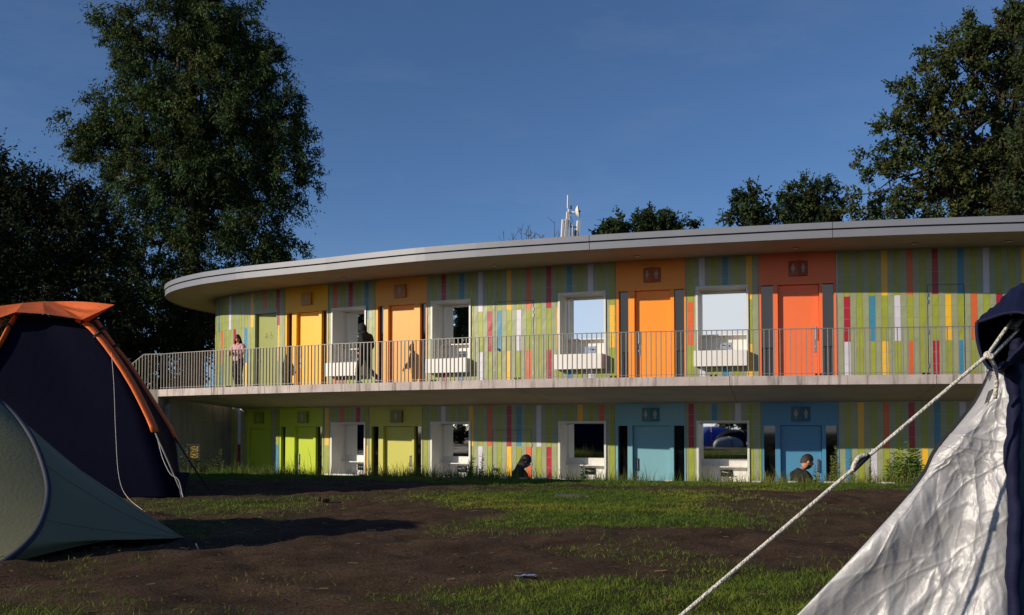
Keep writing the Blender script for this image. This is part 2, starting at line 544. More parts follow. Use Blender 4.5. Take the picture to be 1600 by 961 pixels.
# back and ends of the building, plain concrete
mb = MB()
ss = srange(0.3, WALL.L - 0.5, 0.8)
front = [P(s, -0.75, 0) for s in ss]
back = [Vector((24.5, 36, 0)), Vector((8, 40, 0)), Vector((-4.4, 43.2, 0))]
for z0, z1 in ((FLOOR_L, CEIL_L - 0.02), (FLOOR_U, CEIL_U - 0.02)):
    loop = [P(s, -0.75, 0) for s in ss] + back
    for i in range(len(loop)):
        a = loop[i]; b = loop[(i + 1) % len(loop)]
        mb.poly([(a.x, a.y, z0), (b.x, b.y, z0), (b.x, b.y, z1), (a.x, a.y, z1)], 'concrete_grey')
mb.build('core_wall', bl)


# ------------------------------------------------------------------ sign pictograms, in (s, z) on a facade plane
def flat(mb, s, n, zc, pts, m, k=1.0, tilt=0.0):
    mb.poly([P(s + x * k, n + tilt * x * k, zc + z * k) for x, z in pts], m)


def disc(cx, cz, r, n=14):
    return [(cx + r * math.cos(2 * math.pi * i / n), cz + r * math.sin(2 * math.pi * i / n)) for i in range(n)]


def person_icon(mb, s, n, zc, m, female, k=1.0, tilt=0.0):
    flat(mb, s, n, zc, disc(0, 0.098, 0.026), m, k, tilt)
    if female:
        body = [(-0.018, -0.12), (-0.004, -0.12), (-0.004, -0.045), (0.004, -0.045), (0.004, -0.12), (0.018, -0.12), (0.018, -0.045),
                (0.048, -0.045), (0.026, 0.045), (0.05, -0.02), (0.06, -0.014), (0.034, 0.066), (-0.034, 0.066), (-0.06, -0.014), (-0.05, -0.02),
                (-0.026, 0.045), (-0.048, -0.045), (-0.018, -0.045)]
    else:
        body = [(-0.03, -0.12), (-0.004, -0.12), (-0.004, -0.02), (0.004, -0.02), (0.004, -0.12), (0.03, -0.12), (0.03, 0.04), (0.036, 0.04),
                (0.036, -0.03), (0.05, -0.03), (0.05, 0.054), (0.04, 0.066), (-0.04, 0.066), (-0.05, 0.054), (-0.05, -0.03), (-0.036, -0.03),
                (-0.036, 0.04), (-0.03, 0.04)]
    flat(mb, s, n, zc, body, m, k, tilt)


def wheel_icon(mb, s, n, zc, m, k=1.0):
    flat(mb, s, n, zc, disc(-0.01, 0.1, 0.024), m, k)
    flat(mb, s, n, zc, [(-0.028, -0.01), (-0.008, -0.01), (0.04, -0.01), (0.075, -0.09), (0.092, -0.082), (0.052, 0.012), (0.004, 0.012), (0.004, 0.068), (-0.028, 0.068)], m, k)
    out = disc(-0.012, -0.05, 0.072, 20); inn = disc(-0.012, -0.05, 0.054, 20)
    for i in range(4, 19):
        j = (i + 1) % 20
        flat(mb, s, n - 0.0006, zc, [out[i], out[j], inn[j], inn[i]], m, k)


def wedge_sign(s, z0, z1, half, depth, msign, persons, parent):
    mb = MB()
    c = 0.5 * (z0 + z1)
    if persons == 2:
        tri = [(s - half, -0.005), (s, depth), (s + half, -0.005)]
        v = [P(a, n, z0) for a, n in tri] + [P(a, n, z1) for a, n in tri]
        mb.mesh(v, [(0, 1, 4, 3), (1, 2, 5, 4), (2, 0, 3, 5), (0, 2, 1), (3, 4, 5)], msign)
        tl = depth / half
        person_icon(mb, s - half / 2, depth / 2 + 0.002, c, 'pictogram', True, 0.95, tl)
        person_icon(mb, s + half / 2, depth / 2 + 0.002, c, 'pictogram', False, 0.95, -tl)
    else:
        sbox(mb, s - half * 0.8, s + half * 0.8, -0.005, 0.09, z0, z1, msign)
        if persons == 1: person_icon(mb, s, 0.0925, c, 'pictogram', False, 0.95)
        else: wheel_icon(mb, s, 0.0925, c, 'pictogram', 0.9)
    return mb.build('door_sign', parent)


NAMES = {'door_yellow': 'sunny yellow', 'door_apricot': 'apricot', 'door_orange': 'orange', 'door_coral': 'coral orange', 'door_lime': 'lime green',
         'door_pale_olive': 'pale olive', 'door_teal': 'teal', 'door_blue': 'blue'}


def door_unit(q, zf, head, ceil):
    s0, s1 = S(q[0]), S(q[1]); l0, l1 = S(q[2]), S(q[3])
    g = [(S(a), S(b)) for a, b in (q[4], q[5])]
    m = q[6]
    mb = MB()
    t = 0.02
    sbox(mb, s0 + 0.012, s1 - 0.012, -0.16, 0.0, head, ceil + 0.1, m)                        # transom panel
    sbox(mb, s0 + 0.012, s1 - 0.012, -0.004, 0.004, head + 0.075, head + 0.083, m)
    edges = [(s0 + 0.012, g[0][0]), (g[0][1], l0), (l1, g[1][0]), (g[1][1], s1 - 0.012)]
    for a, b in edges: sbox(mb, a, b, -0.16, 0.0, zf - 0.1, head - 0.002, m)                 # jambs and mullions
    for a in (s0, s1 - 0.012): sbox(mb, a, a + 0.012, -0.16, 0.012, zf - 0.1, ceil + 0.1, 'metal_pale')
    sur = mb.build('door_surround', bl); sur['label'] = NAMES[m] + ' panel around a toilet door'
    for a, b in g:
        mb = MB(); sbox(mb, a, b, -0.13, -0.11, zf - 0.1, head - 0.004, 'dark_glass'); mb.build('sidelight', sur)
    zs = (4.88, 5.27) if zf > 0 else (1.13, 1.5)
    wedge_sign((l0 + l1) / 2, zs[0], zs[1], 0.25, 0.14, q[7], q[8], sur)
    mb = MB()
    sbox(mb, l0 - 0.01, l1 + 0.01, -0.19, -0.175, zf - 0.05, head + 0.01, 'gap_trim_black')  # black sheet behind the leaf paints in the shadow gap around it
    sbox(mb, l0 + 0.009, l1 - 0.009, -0.17, -0.115, zf + 0.015, head - 0.011, m)
    d = mb.build('door', bl); d['label'] = NAMES[m] + ' toilet door'
    mb = MB()
    hs = l0 + 0.1 if q[9] == 'l' else l1 - 0.1
    hz = zf + 1.12
    sbox(mb, hs - 0.028, hs + 0.028, -0.115, -0.105, hz - 0.38, hz + 0.3, 'galvanised')
    sbox(mb, hs - 0.012, hs + 0.012, -0.075, -0.055, hz - 0.05, hz + 0.28, 'chrome')
    for zz in (hz - 0.04, hz + 0.25): sbox(mb, hs - 0.012, hs + 0.012, -0.105, -0.075, zz, zz + 0.025, 'chrome')
    sbox(mb, hs - 0.02, hs + 0.02, -0.105, -0.085, hz - 0.26, hz - 0.22, 'chrome')
    mb.build('handle', d)
    return sur


for q in UNITS_U: door_unit(q, FLOOR_U, HEAD_U, CEIL_U)
for q in UNITS_L: door_unit(q, FLOOR_L, HEAD_L, CEIL_L)

# olive accessible doors at the left end
for (h, zf, head, ceil, m, lower) in ((OLIVE_U, FLOOR_U, 4.80, 4.80, 'door_olive', False), (OLIVE_L, FLOOR_L, 1.02, CEIL_L, 'door_lime_olive', True)):
    s0, s1 = h[0], h[1]; mb = MB()
    fr = 'tile_sage' if not lower else m
    fw = 0.07
    sbox(mb, s0, s0 + fw, -0.16, 0.01, zf - 0.1, head, fr); sbox(mb, s1 - 0.03, s1, -0.16, 0.01, zf - 0.1, head, fr)
    sbox(mb, s0 + 0.001, s1 - 0.001, -0.16, 0.008, head - 0.06, ceil + 0.05, fr)
    sur = mb.build('door_surround', bl)
    mb = MB(); sbox(mb, s0 + fw, s1 - 0.03, -0.16, -0.11, zf + 0.01, head - 0.06, m)
    sc_ = (s0 + s1) / 2 + 0.05
    if not lower:
        wheel_icon(mb, sc_ + 0.12, -0.108, zf + 1.85, 'pictogram_olive', 0.9)
        flat(mb, sc_ - 0.1, -0.108, zf + 1.85, disc(0.0, 0.06, 0.045), 'pictogram_olive', 0.8)
        flat(mb, sc_ - 0.1, -0.108, zf + 1.85, [(-0.1, -0.1), (0.07, -0.1), (0.07, -0.06), (0.03, 0.0), (-0.04, 0.0), (-0.1, -0.05)], 'pictogram_olive', 0.8)
    d = mb.build('door', bl); d['label'] = 'olive green door for wheelchair users' if not lower else 'lime olive door at the shaded end'
    mb = MB(); c = P(s0 + fw + 0.1, -0.06, zf + 1.05)
    mb.ball(c, 0.035, 'chrome'); mb.tube([P(s0 + fw + 0.1, -0.11, zf + 1.05), c], 0.015, 'chrome'); mb.build('handle', d)
    if lower: wedge_sign((s0 + s1) / 2 + 0.05, 1.13, 1.5, 0.25, 0.1, 'sign_lime', 0, sur)


# ------------------------------------------------------------------ washing niches
def niche(a, b, zr, zf, upper):
    s0, s1 = S(a), S(b); z0, z1 = zr
    dep = -0.62; fl = 0.055
    mb = MB(); M = 'niche_lining'
    i0, i1 = s0 + fl, s1 - fl
    # lining, flange
    sbox(mb, s0, i0, dep - 0.02, 0.035, z0, z1, M); sbox(mb, i1, s1, dep - 0.02, 0.035, z0, z1, M)
    sbox(mb, i0, i1, dep - 0.02, 0.035, z1 - fl, z1 - 0.001, M)
    sbox(mb, i0, i1, dep - 0.04, dep, z0, z1 - fl, M)
    sbox(mb, i0, i0 + 0.004, dep, -0.36, zf + 1.28, z1 - fl - 0.05, 'white_lacquer')        # side cabinet front
    o = mb.build('wash_niche', bl)
    mz = zf + (1.31 if upper else 1.38)
    mb = MB(); sbox(mb, i0 + 0.012, i1 - 0.004, dep, dep + 0.012, mz, z1 - fl - 0.02, 'mirror', 5.0); mb.build('mirror', o)
    mb = MB(); zs = zf + (1.27 if upper else 1.16)
    sbox(mb, i0, i1, dep + 0.0, dep + 0.2, zs, zs + 0.028, 'white_lacquer'); mb.build('shelf', o)
    # basin: a thick-walled trough that projects from the wall
    mb = MB(); zt = zf + 0.82; zb = zf + 0.41; pn = 0.27; t = 0.03
    e0, e1 = s0 - 0.03, s1 - 0.04
    W_ = 'white_lacquer'
    sbox(mb, e0, e1, pn - t, pn, zb, zt, W_)
    sbox(mb, e0, e0 + t, 0.037, pn - t, zb + t, zt - 0.002, W_); sbox(mb, e1 - t, e1, 0.037, pn - t, zb + t, zt - 0.002, W_)
    sbox(mb, e0, e1, 0.037, pn - t, zb, zb + t, W_)
    sbox(mb, i0, i1, dep, 0.037, zt - 0.2, zt - 0.17, W_)
    mb.build('basin', o)
    # tap plate with spout
    cs = (i0 + i1) / 2 + 0.05
    mb = MB(); zt2 = zf + 1.0
    sbox(mb, cs - 0.16, cs + 0.16, dep, dep + 0.014, zt2 - 0.09, zt2 + 0.09, 'chrome')
    mb.tube([P(cs + 0.03, dep + 0.01, zt2), P(cs + 0.03, dep + 0.12, zt2 + 0.015), P(cs - 0.12, dep + 0.26, zt2 + 0.05), P(cs - 0.13, dep + 0.27, zt2 + 0.02)], 0.013, 'chrome')
    mb.tube([P(cs + 0.1, dep + 0.01, zt2), P(cs + 0.1, dep + 0.06, zt2)], 0.022, 'gap_trim_black')
    mb.build('tap', o)


for a, b in NICHES:
    niche(a, b, NZ_U, FLOOR_U, True)
    niche(a, b, NZ_L, FLOOR_L, False)


# service doors hidden in the tiling: joint outline, hinges, knob
def service_door(px0, px1, zf, top, knob, hinge_px):
    mb = MB(); s0, s1 = S(px0), S(px1); g = 0.006
    for s in (s0, s1): sbox(mb, s - g, s + g, -0.01, 0.005, zf, top, 'gap_trim_black')
    sbox(mb, s0, s1, -0.01, 0.005, top, top + 2 * g, 'gap_trim_black')
    sh = S(hinge_px)
    for z in (zf + 0.35, zf + 1.2, top - 0.25, top - 0.42):
        sbox(mb, sh - 0.02, sh + 0.02, 0.005, 0.02, z - 0.05, z + 0.05, 'galvanised')
    o = mb.build('service_door', bl)
    if knob:
        mb = MB(); sk = S(knob)
        mb.tube([P(sk, 0, zf + 1.05), P(sk, 0.05, zf + 1.05)], 0.02, 'chrome'); mb.ball(P(sk, 0.07, zf + 1.05), 0.04, 'chrome'); mb.build('knob', o)


service_door(773.5, 833.5, FLOOR_U, 4.55, 778.5, 833.5)
service_door(1450.5, 1508, FLOOR_U, 4.55, None, 1450.5)
service_door(770, 830, FLOOR_L, 0.9, 774, 830)

# ------------------------------------------------------------------ balcony slab and railing
_bs, _bo = fit_offset([(245, 608), (331, 605.5), (480, 601), (520, 599.7), (655, 596.3), (740, 594), (820, 592.2), (1020, 589), (1280, 586.5), (1536, 584.5), (1700, 583.5)],
                      FLOOR_U, 2.6, S(430), S(1560))
_bo[:] = np.clip(_bo, 2.2, 3.4)
print('BAL', [round(float(x), 2) for x in _bo])


def BALf(s): return float(np.interp(s, _bs, _bo))


def SB(px):
    s = S(px, 2.6)
    for _ in range(4): s = S(px, BALf(s))
    return s


S_B0 = SB(246)
S_B1 = WALL.L - 1.2
JOINTS = [SB(p) for p in (331, 558, 806, 1140, 1463, 1640)]


def with_joints(s0, s1, joints, step=0.3):
    ss = [(s, 0) for s in srange(s0, s1, step)]
    for j in joints:
        ss = [a for a in ss if abs(a[0] - j) > 0.05] + [(j - 0.009, 0), (j - 0.007, -0.02), (j + 0.007, -0.02), (j + 0.009, 0)]
    return sorted(ss)


mb = MB()
ssj = with_joints(S_B0, S_B1, JOINTS)
mb.grid([[P(s, BALf(s) + n + o, z) for n, z in ((0, 1.945), (0, 2.155), (-0.012, 2.16))] for s, o in ssj], 'concrete')
def under(s, o): return [P(s, BALf(s) + o, 1.945), P(s, BALf(s) - 0.03, 1.935 - o), P(s, 0.05, CEIL_L + 0.02 - o), P(s, -0.8, CEIL_L)]
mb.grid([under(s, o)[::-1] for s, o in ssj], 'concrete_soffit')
mb.grid([[P(s, BALf(s) - 0.012, 2.16), P(s, -0.8, 2.16)] for s, o in ssj], 'concrete_grey')
s = S_B0; BAL = BALf(s)
mb.poly([P(s, BAL, 1.945), P(s, BAL, 2.155), P(s, BAL - 0.012, 2.16), P(s, -0.8, 2.16), P(s, -0.8, CEIL_L), P(s, 0.05, CEIL_L + 0.02), P(s, BAL - 0.03, 1.935)], 'concrete')
mb.build('balcony_slab', bl)

def vbox(mb, s0, s1, f, dn0, dn1, z0, z1, m):
    ss = srange(s0, s1, 0.35); k = len(ss); vs = []; fs = []
    for s in ss:
        n = f(s); vs += [P(s, n + dn0, z0), P(s, n + dn1, z0), P(s, n + dn1, z1), P(s, n + dn0, z1)]
    for i in range(k - 1):
        for j in range(4): fs.append((i * 4 + j, i * 4 + 4 + j, i * 4 + 4 + (j + 1) % 4, i * 4 + (j + 1) % 4))
    fs += [(0, 1, 2, 3), ((k - 1) * 4 + 3, (k - 1) * 4 + 2, (k - 1) * 4 + 1, (k - 1) * 4)]
    mb.mesh(vs, fs, m)


def RN(s): return BALf(s) - 0.09


mb = MB(); rn = RN(S_B0); zt = FLOOR_U + 1.1
s = S_B0 + 0.06
while s < S_B1:
    p, t, n = WALL.fr(s)
    c = P(s, RN(s), 0)
    T = Vector((t[0], t[1], 0)); Nn = Vector((n[0], n[1], 0))
    wv = 0.0095
    q = [c - T * wv - Nn * 0.02, c + T * wv - Nn * 0.02, c + T * wv + Nn * 0.02, c - T * wv + Nn * 0.02]
    mb.hexa([Vector((a.x, a.y, FLOOR_U + 0.005)) for a in q] + [Vector((a.x, a.y, zt - 0.01)) for a in q], 'rail_steel')
    s += 0.113
vbox(mb, S_B0 + 0.03, S_B1, RN, -0.022, 0.022, FLOOR_U + 0.05, FLOOR_U + 0.06, 'rail_steel')
s = S_B0 + 0.5
while s < S_B1:                                       # fixing feet
    for d in (-0.05, 0.05): vbox(mb, s + d - 0.02, s + d + 0.02, RN, -0.05, 0.03, FLOOR_U, FLOOR_U + 0.045, 'metal_dark')
    s += 2.25
# short return at the deck end, then the stair rail going down to the left
A0 = P(S_B0 + 0.03, rn, 0)
dirn = Vector((-0.95, 0.31, 0)).normalized()
pts = [A0, A0 + dirn * 0.62, A0 + dirn * 3.6]
zz = [FLOOR_U, FLOOR_U, FLOOR_U - 1.9]
k = 0.11
L_ = 3.5
while k < L_:
    z0 = FLOOR_U if k < 0.62 else FLOOR_U - 1.9 * (k - 0.62) / 2.98
    c = A0 + dirn * k
    mb.obox((c.x, c.y, z0 + 0.55), dirn, dirn.cross(Vector((0, 0, 1))), (0, 0, 1), (0.0065, 0.019, 0.545), 'rail_steel')
    k += 0.113
rail = mb.build('railing', bl); rail['label'] = 'grey balcony railing of upright flat bars'
mb = MB()
vbox(mb, S_B0 + 0.03, S_B1, RN, -0.027, 0.027, zt - 0.012, zt + 0.004, 'rail_steel')
for i in range(2):
    a = Vector((pts[i].x, pts[i].y, zz[i] + 1.1)); b = Vector((pts[i + 1].x, pts[i + 1].y, zz[i + 1] + 1.1))
    mb.tube([a, b], 0.02, 'rail_steel', 6)
mb.build('handrail', rail)
mb = MB()
side = Vector((0.31, 0.95, 0))
for i in range(10):
    z1 = FLOOR_U - 0.19 * (i + 1) + 0.19
    a = A0 + dirn * (0.02 + (0.62 if i else 0) + 0.3 * max(0, i - 1)); b = A0 + dirn * (0.62 + 0.3 * i)
    q = [a - side * 0.08, b - side * 0.08, b + side * 1.6, a + side * 1.6]
    mb.hexa([Vector((p.x, p.y, 0)) for p in q] + [Vector((p.x, p.y, z1)) for p in q], 'concrete_grey')
mb.build('stair', bl)

# concrete side wall under the deck end
cw = thing('concrete_wall', 'shaded bare concrete wall under the left end of the balcony', 'wall', (-10.2, 32, -1.25))
mb = MB()
a = P(S_B0 + 0.1, BAL - 0.35, 0); b = P(S(362), -0.05, 0)
d = (b - a).normalized(); nrm = Vector((d.y, -d.x, 0))
zt_a, zt_b = 2.02, CEIL_L + 0.2
N_ = 12
def wall_pt(u, z, o): q = a.lerp(b, u) + nrm * o; return Vector((q.x, q.y, z))
us = [0, 0.32, 0.325, 0.33, 0.66, 0.665, 0.67, 1.0]
zfr = [-1.25, 0.1, 0.105, 0.115, 0.12, 1.15, 1.155, 1.165, 1.17, None]
rows = []
for zi, z in enumerate(zfr):
    row = []
    for ui, u in enumerate(us):
        zz_ = z if z is not None else zt_a + (zt_b - zt_a) * u
        off = -0.015 if (zi in (2, 3, 6, 7) or ui in (2, 5)) else 0
        row.append(wall_pt(u, zz_, off))
    rows.append(row)
mb.grid(rows, 'concrete_grey')
q = [wall_pt(0, 0, 0), wall_pt(1, 0, 0), wall_pt(1, 0, -0.3), wall_pt(0, 0, -0.3)]
for i, j in ((1, 2), (2, 3), (3, 0)):
    mb.poly([(q[i].x, q[i].y, -1.25), (q[j].x, q[j].y, -1.25), (q[j].x, q[j].y, zt_b if i == 1 else 1.75), (q[i].x, q[i].y, 1.6)], 'concrete_grey')
for u in (0.28, 0.62, 0.93):
    for z in (0.95, -0.1): mb.tube([wall_pt(u, z, -0.02), wall_pt(u, z, 0.004)], 0.02, 'metal_dark', 8)
mb.build('wall_face', cw)

# ------------------------------------------------------------------ roof
RZ = 5.49
_os, _oo = fit_offset([(252, 459), (288, 451), (342, 438), (480, 426), (580, 415), (680, 405), (820, 396.5), (902, 391), (1020, 384.5), (1080, 381.6), (1280, 371.5), (1360, 368.5), (1600, 361), (1700, 359)],
                      RZ - 0.012, 1.8, S(400), S(1560))
_oo[:] = np.clip(_oo, 1.3, 2.4)
print('OH', [round(float(x), 2) for x in _oo])
_os = np.concatenate([[0.0, S_EDGE - 0.6], _os]); _oo = np.concatenate([[1.55, 1.55], _oo])


def oh(s): return float(np.interp(s, _os, _oo))


rs = [s for s in srange(0.2, WALL.L - 0.2, 0.3)]
RJ = [S(p, 1.4) for p in (932, 286, 1300)]
rsj = []
for s_ in rs: rsj.append((s_, 0))
for j in RJ: rsj += [(j - 0.008, 0), (j - 0.006, -0.02), (j + 0.006, -0.02), (j + 0.008, 0)]
rsj.sort()
mb = MB()
outline = [P(s, oh(s) - 0.03, RZ) for s in rs]
bk = [Vector((26, 37.9, RZ)), Vector((9, 41.6, RZ)), Vector((-3.5, 45, RZ))]
# soffit strip, roof top and back edge
rows = []
for s, o in rsj: rows.append([P(s, oh(s) - 0.03, RZ), P(s, oh(s) * 0.5, RZ - 0.004), P(s, -0.8, RZ - 0.01)])
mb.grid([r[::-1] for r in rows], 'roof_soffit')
top = [Vector((p.x, p.y, RZ + 0.34)) for p in outline] + [Vector((p.x, p.y, RZ + 0.34)) for p in bk]
mb.poly(top, 'roofing')
for i in range(len(bk) + 1):
    a = (outline[-1:] + bk + outline[:1])[i]; b = (outline[-1:] + bk + outline[:1])[i + 1]
    mb.poly([(a.x, a.y, RZ), (b.x, b.y, RZ), (b.x, b.y, RZ + 0.34), (a.x, a.y, RZ + 0.34)], 'metal_pale')
roof = mb.build('roof', bl)
mb = MB()
pr_low = [(-0.04, RZ - 0.012), (0.0, RZ - 0.012), (0.0, RZ + 0.165), (-0.05, RZ + 0.17)]
pr_mid = [(-0.05, RZ + 0.168), (-0.05, RZ + 0.205)]
pr_top = [(-0.05, RZ + 0.203), (0.02, RZ + 0.203), (0.02, RZ + 0.352), (-0.02, RZ + 0.362), (-0.3, RZ + 0.352)]
for pr, m in ((pr_low, 'metal_pale'), (pr_mid, 'metal_dark'), (pr_top, 'metal_pale')):
    mb.grid([[P(s, n + oh(s) + o, z) for n, z in pr] for s, o in rsj], m)
mb.build('fascia', roof)
for px in (560, 790, 1005, 1243, 1420, 1562):
    s_ = S(px); mb = MB()
    c = P(s_, 0.75, RZ - 0.012)
    mb.tube([c, c + Vector((0, 0, -0.012))], 0.085, 'metal_pale', 16); mb.tube([c + Vector((0, 0, -0.01)), c + Vector((0, 0, -0.016))], 0.06, 'niche_lining', 16)
    mb.build('downlight', roof)

# ------------------------------------------------------------------ antenna mast on the roof
mat('antenna_white', '#d9d4cb', 0.5, 0.06, 4)
am = thing('antenna_mast', 'white mobile phone antenna mast with small dish standing on the roof', 'antenna', at(889, 372, 29.5).xy.to_3d() + Vector((0, 0, RZ + 0.34)))
DA = 29.5
def ap(x, y, d=0): return at(x, y, DA + d)
mb = MB(); b0 = ap(890, 372); b0.z = RZ + 0.34
mb.tube([b0, ap(889.5, 345)], 0.035, 'galvanised'); mb.tube([ap(889.5, 345), ap(888.5, 327)], 0.03, 'antenna_white')
b1 = ap(895.5, 372); b1.z = RZ + 0.34
mb.tube([b1, ap(895, 352)], 0.025, 'galvanised')
mb.tube([ap(890, 354), ap(903, 355)], 0.02, 'metal_dark'); mb.tube([ap(889, 333), ap(897, 332)], 0.018, 'metal_dark')
mb.tube([ap(891, 338), ap(894.5, 345), ap(891, 352)], 0.01, 'metal_dark', 5)
for x, y in ((892.2, 322.5), (892.2, 325.5), (891.5, 354)): mb.ball(ap(x, y), 0.03, 'metal_dark')
mb.build('mast_pole', am)
def panel(x0, y0, x1, y1, w, d, m='antenna_white'):
    mb = MB(); a = ap(x0, y0); b = ap(x1, y1); b.z = min(b.z, a.z - 0.5)
    ax = (b - a).normalized(); mb.obox((a + b) / 2, (1, 0.25, 0), (-0.25, 1, 0), ax, (w, d, (b - a).length / 2), m)
    mb.build('panel_antenna', am)
panel(879.7, 343, 877.7, 376, 0.028, 0.05); panel(884.5, 343, 882.6, 376, 0.032, 0.06); panel(886.5, 331, 885, 343, 0.022, 0.04)
panel(904, 345, 902.3, 367, 0.045, 0.06)
mb = MB(); a = ap(887.4, 305); b = ap(887, 326); mb.tube([a, b], 0.022, 'antenna_white'); mb.build('rod_antenna', am)
mb = MB()
c = ap(899, 331.5); ax = Vector((0.96, -0.2, 0.12)).normalized(); u = ax.cross(Vector((0, 0, 1))).normalized(); v = u.cross(ax)
rows = []
for i in range(7):
    r = 0.19 * math.sin(i / 6 * 1.2) / math.sin(1.2); h = 0.11 * (1 - math.cos(i / 6 * 1.2)) / (1 - math.cos(1.2))
    rows.append([c + ax * h + (u * math.cos(2 * math.pi * k / 16) + v * math.sin(2 * math.pi * k / 16)) * r for k in range(17)])
mb.grid(rows, 'antenna_white'); mb.tube([c, c - ax * 0.12], 0.035, 'antenna_white'); mb.tube([c + ax * 0.02, c + ax * 0.16], 0.02, 'metal_dark')
mb.build('dish', am, smooth=True)
mb = MB(); mb.obox(ap(900.5, 365), (1, 0, 0), (0, 1, 0), (0, 0, 1), (0.06, 0.06, 0.09), 'metal_dark'); mb.obox(ap(899.5, 370), (1, 0, 0), (0, 1, 0), (0, 0, 1), (0.03, 0.03, 0.04), 'antenna_white')
mb.build('radio_box', am)

# ------------------------------------------------------------------ ground
EDGE_PTS = [(-10.98, 30.4), (-10.9, 26.0), (-9.6, 22.4), (-7.6, 20.6), (-5.33, 19.7), (-2.43, 18.7), (0.23, 17.6), (2.17, 16.95), (4.2, 16.4), (6.2, 16.1), (10, 15.75), (16, 15.6), (30, 15.8), (60, 17)]
EDGE = Curve(EDGE_PTS, 7)


def edge_y(x): return float(np.interp(x, EDGE.c[8:, 0], EDGE.c[8:, 1]))


def PX(*pts): return np.array([[ground(x, y).x, ground(x, y).y] for x, y in pts])


# patches of grass in ground metres, first entered from the picture
PATCH = [  # polygon, density, dryness
    (PX((640, 778), (700, 770), (800, 768), (850, 762), (1000, 766), (1120, 772), (1135, 782), (1090, 788), (1150, 800), (1200, 818), (1130, 824), (960, 822), (790, 825), (760, 818), (800, 806), (780, 796), (700, 790)), 1.0, 0.35),
    (PX((690, 935), (760, 918), (880, 912), (960, 912), (1060, 906), (1150, 897), (1310, 889), (1340, 905), (1280, 965), (1100, 990), (900, 985), (720, 990), (700, 960)), 0.85, 0.25),
    (PX((215, 783), (300, 778), (440, 776), (540, 781), (460, 792), (450, 804), (330, 806), (240, 800)), 0.45, 0.5),
    (PX((-200, 940), (60, 950), (210, 955), (180, 1000), (-200, 1010)), 0.5, 0.4),
    (PX((340, 893), (430, 897), (560, 915), (540, 925), (400, 912), (345, 905)), 0.16, 0.5),
]


def vnoise(p, sc_, seed=0):
    """cheap smooth value noise, p (n,2)"""
    q = p * sc_ + seed * 17.3
    i = np.floor(q).astype(np.int64); f = q - i; f = f * f * (3 - 2 * f)
    def h(a, b):
        x = np.sin(a * 127.1 + b * 311.7 + seed * 7.7) * 43758.5453
        return x - np.floor(x)
    a = h(i[:, 0], i[:, 1]); b = h(i[:, 0] + 1, i[:, 1]); c = h(i[:, 0], i[:, 1] + 1); d = h(i[:, 0] + 1, i[:, 1] + 1)
    return (a * (1 - f[:, 0]) + b * f[:, 0]) * (1 - f[:, 1]) + (c * (1 - f[:, 0]) + d * f[:, 0]) * f[:, 1]


def fbm(p, sc_, seed=0):
    return sum(vnoise(p, sc_ * 2 ** k, seed + k) / 2 ** (k + 1) for k in range(4)) / 0.9375


def in_poly(p, poly):
    x, y = p[:, 0], p[:, 1]; r = np.zeros(len(p), bool); j = len(poly) - 1
    for i in range(len(poly)):
        xi, yi = poly[i]; xj, yj = poly[j]
        r ^= ((yi > y) != (yj > y)) & (x < (xj - xi) * (y - yi) / (yj - yi + 1e-12) + xi)
        j = i
    return r


EX = EDGE.c[10:]


def grass_mask(p, jit=0.45):
    q = p + np.stack([fbm(p, 1.7, 3) - 0.5, fbm(p, 1.7, 9) - 0.5], 1) * jit * 2.4
    m = np.zeros(len(p)); thin = np.clip(0.3 + 1.5 * fbm(p, 2.3, 21), 0, 1)
    for poly, den, dry in PATCH:
        inside = sum(in_poly(q + np.array(o) * (0.10 + 0.022 * p[:, 1:2]), poly) for o in ((0, 0), (0.9, 0), (-0.9, 0), (0, 0.9), (0, -0.9), (1.6, 0.5), (-1.6, -0.5))) / 7.0
        m = np.maximum(m, inside ** 1.4 * den * thin)
    ey = np.interp(p[:, 0], EX[:, 0], EX[:, 1])
    dist = ey - p[:, 1]
    ew = 1.9 + 1.6 * (fbm(p, 0.45, 31) - 0.5) * 2
    m = np.maximum(m, ((dist < ew) & (dist > -0.05)) * np.clip(1.0 - 0.5 * np.clip(dist / np.maximum(ew, 0.1), 0, 1), 0, 1) * (0.6 + 0.8 * fbm(p, 1.2, 41)))
    m = np.maximum(m, (fbm(p, 0.8, 51) > 0.66) * 0.12)
    return np.clip(m, 0, 1)


def bumps(p):
    ey = np.interp(p[:, 0], EX[:, 0], EX[:, 1])
    fade = np.clip((ey - p[:, 1]) / 0.6, 0, 1) * np.clip((p[:, 1] - 2) / 2, 0, 1)
    return ((fbm(p, 0.5, 5) - 0.5) * 0.07 + (fbm(p, 3.1, 6) - 0.5) * 0.09 + (fbm(p, 6.5, 12) - 0.5) * 0.035 + (fbm(p, 9.0, 8) - 0.5) * 0.03) * fade


# dirt / lawn material: bare trodden earth with a green-brown ground colour where grass grows ("tint" x = grass)
m = bpy.data.materials.new('earth'); m.use_nodes = True; MATS['earth'] = m
N = m.node_tree.nodes; L = m.node_tree.links; b = N['Principled BSDF']
tc = N.new('ShaderNodeTexCoord')
na = N.new('ShaderNodeTexNoise'); na.inputs['Scale'].default_value = 1.6; na.inputs['Detail'].default_value = 9; na.inputs['Roughness'].default_value = 0.65
nb = N.new('ShaderNodeTexNoise'); nb.inputs['Scale'].default_value = 55; nb.inputs['Detail'].default_value = 6; nb.inputs['Roughness'].default_value = 0.7
for q in (na, nb): L.new(tc.outputs['Object'], q.inputs['Vector'])
cr = N.new('ShaderNodeValToRGB')
cr.color_ramp.elements[0].position = 0.3; cr.color_ramp.elements[0].color = (0.042, 0.023, 0.012, 1)
cr.color_ramp.elements[1].position = 0.72; cr.color_ramp.elements[1].color = (0.125, 0.082, 0.052, 1)
L.new(na.outputs[0], cr.inputs[0])
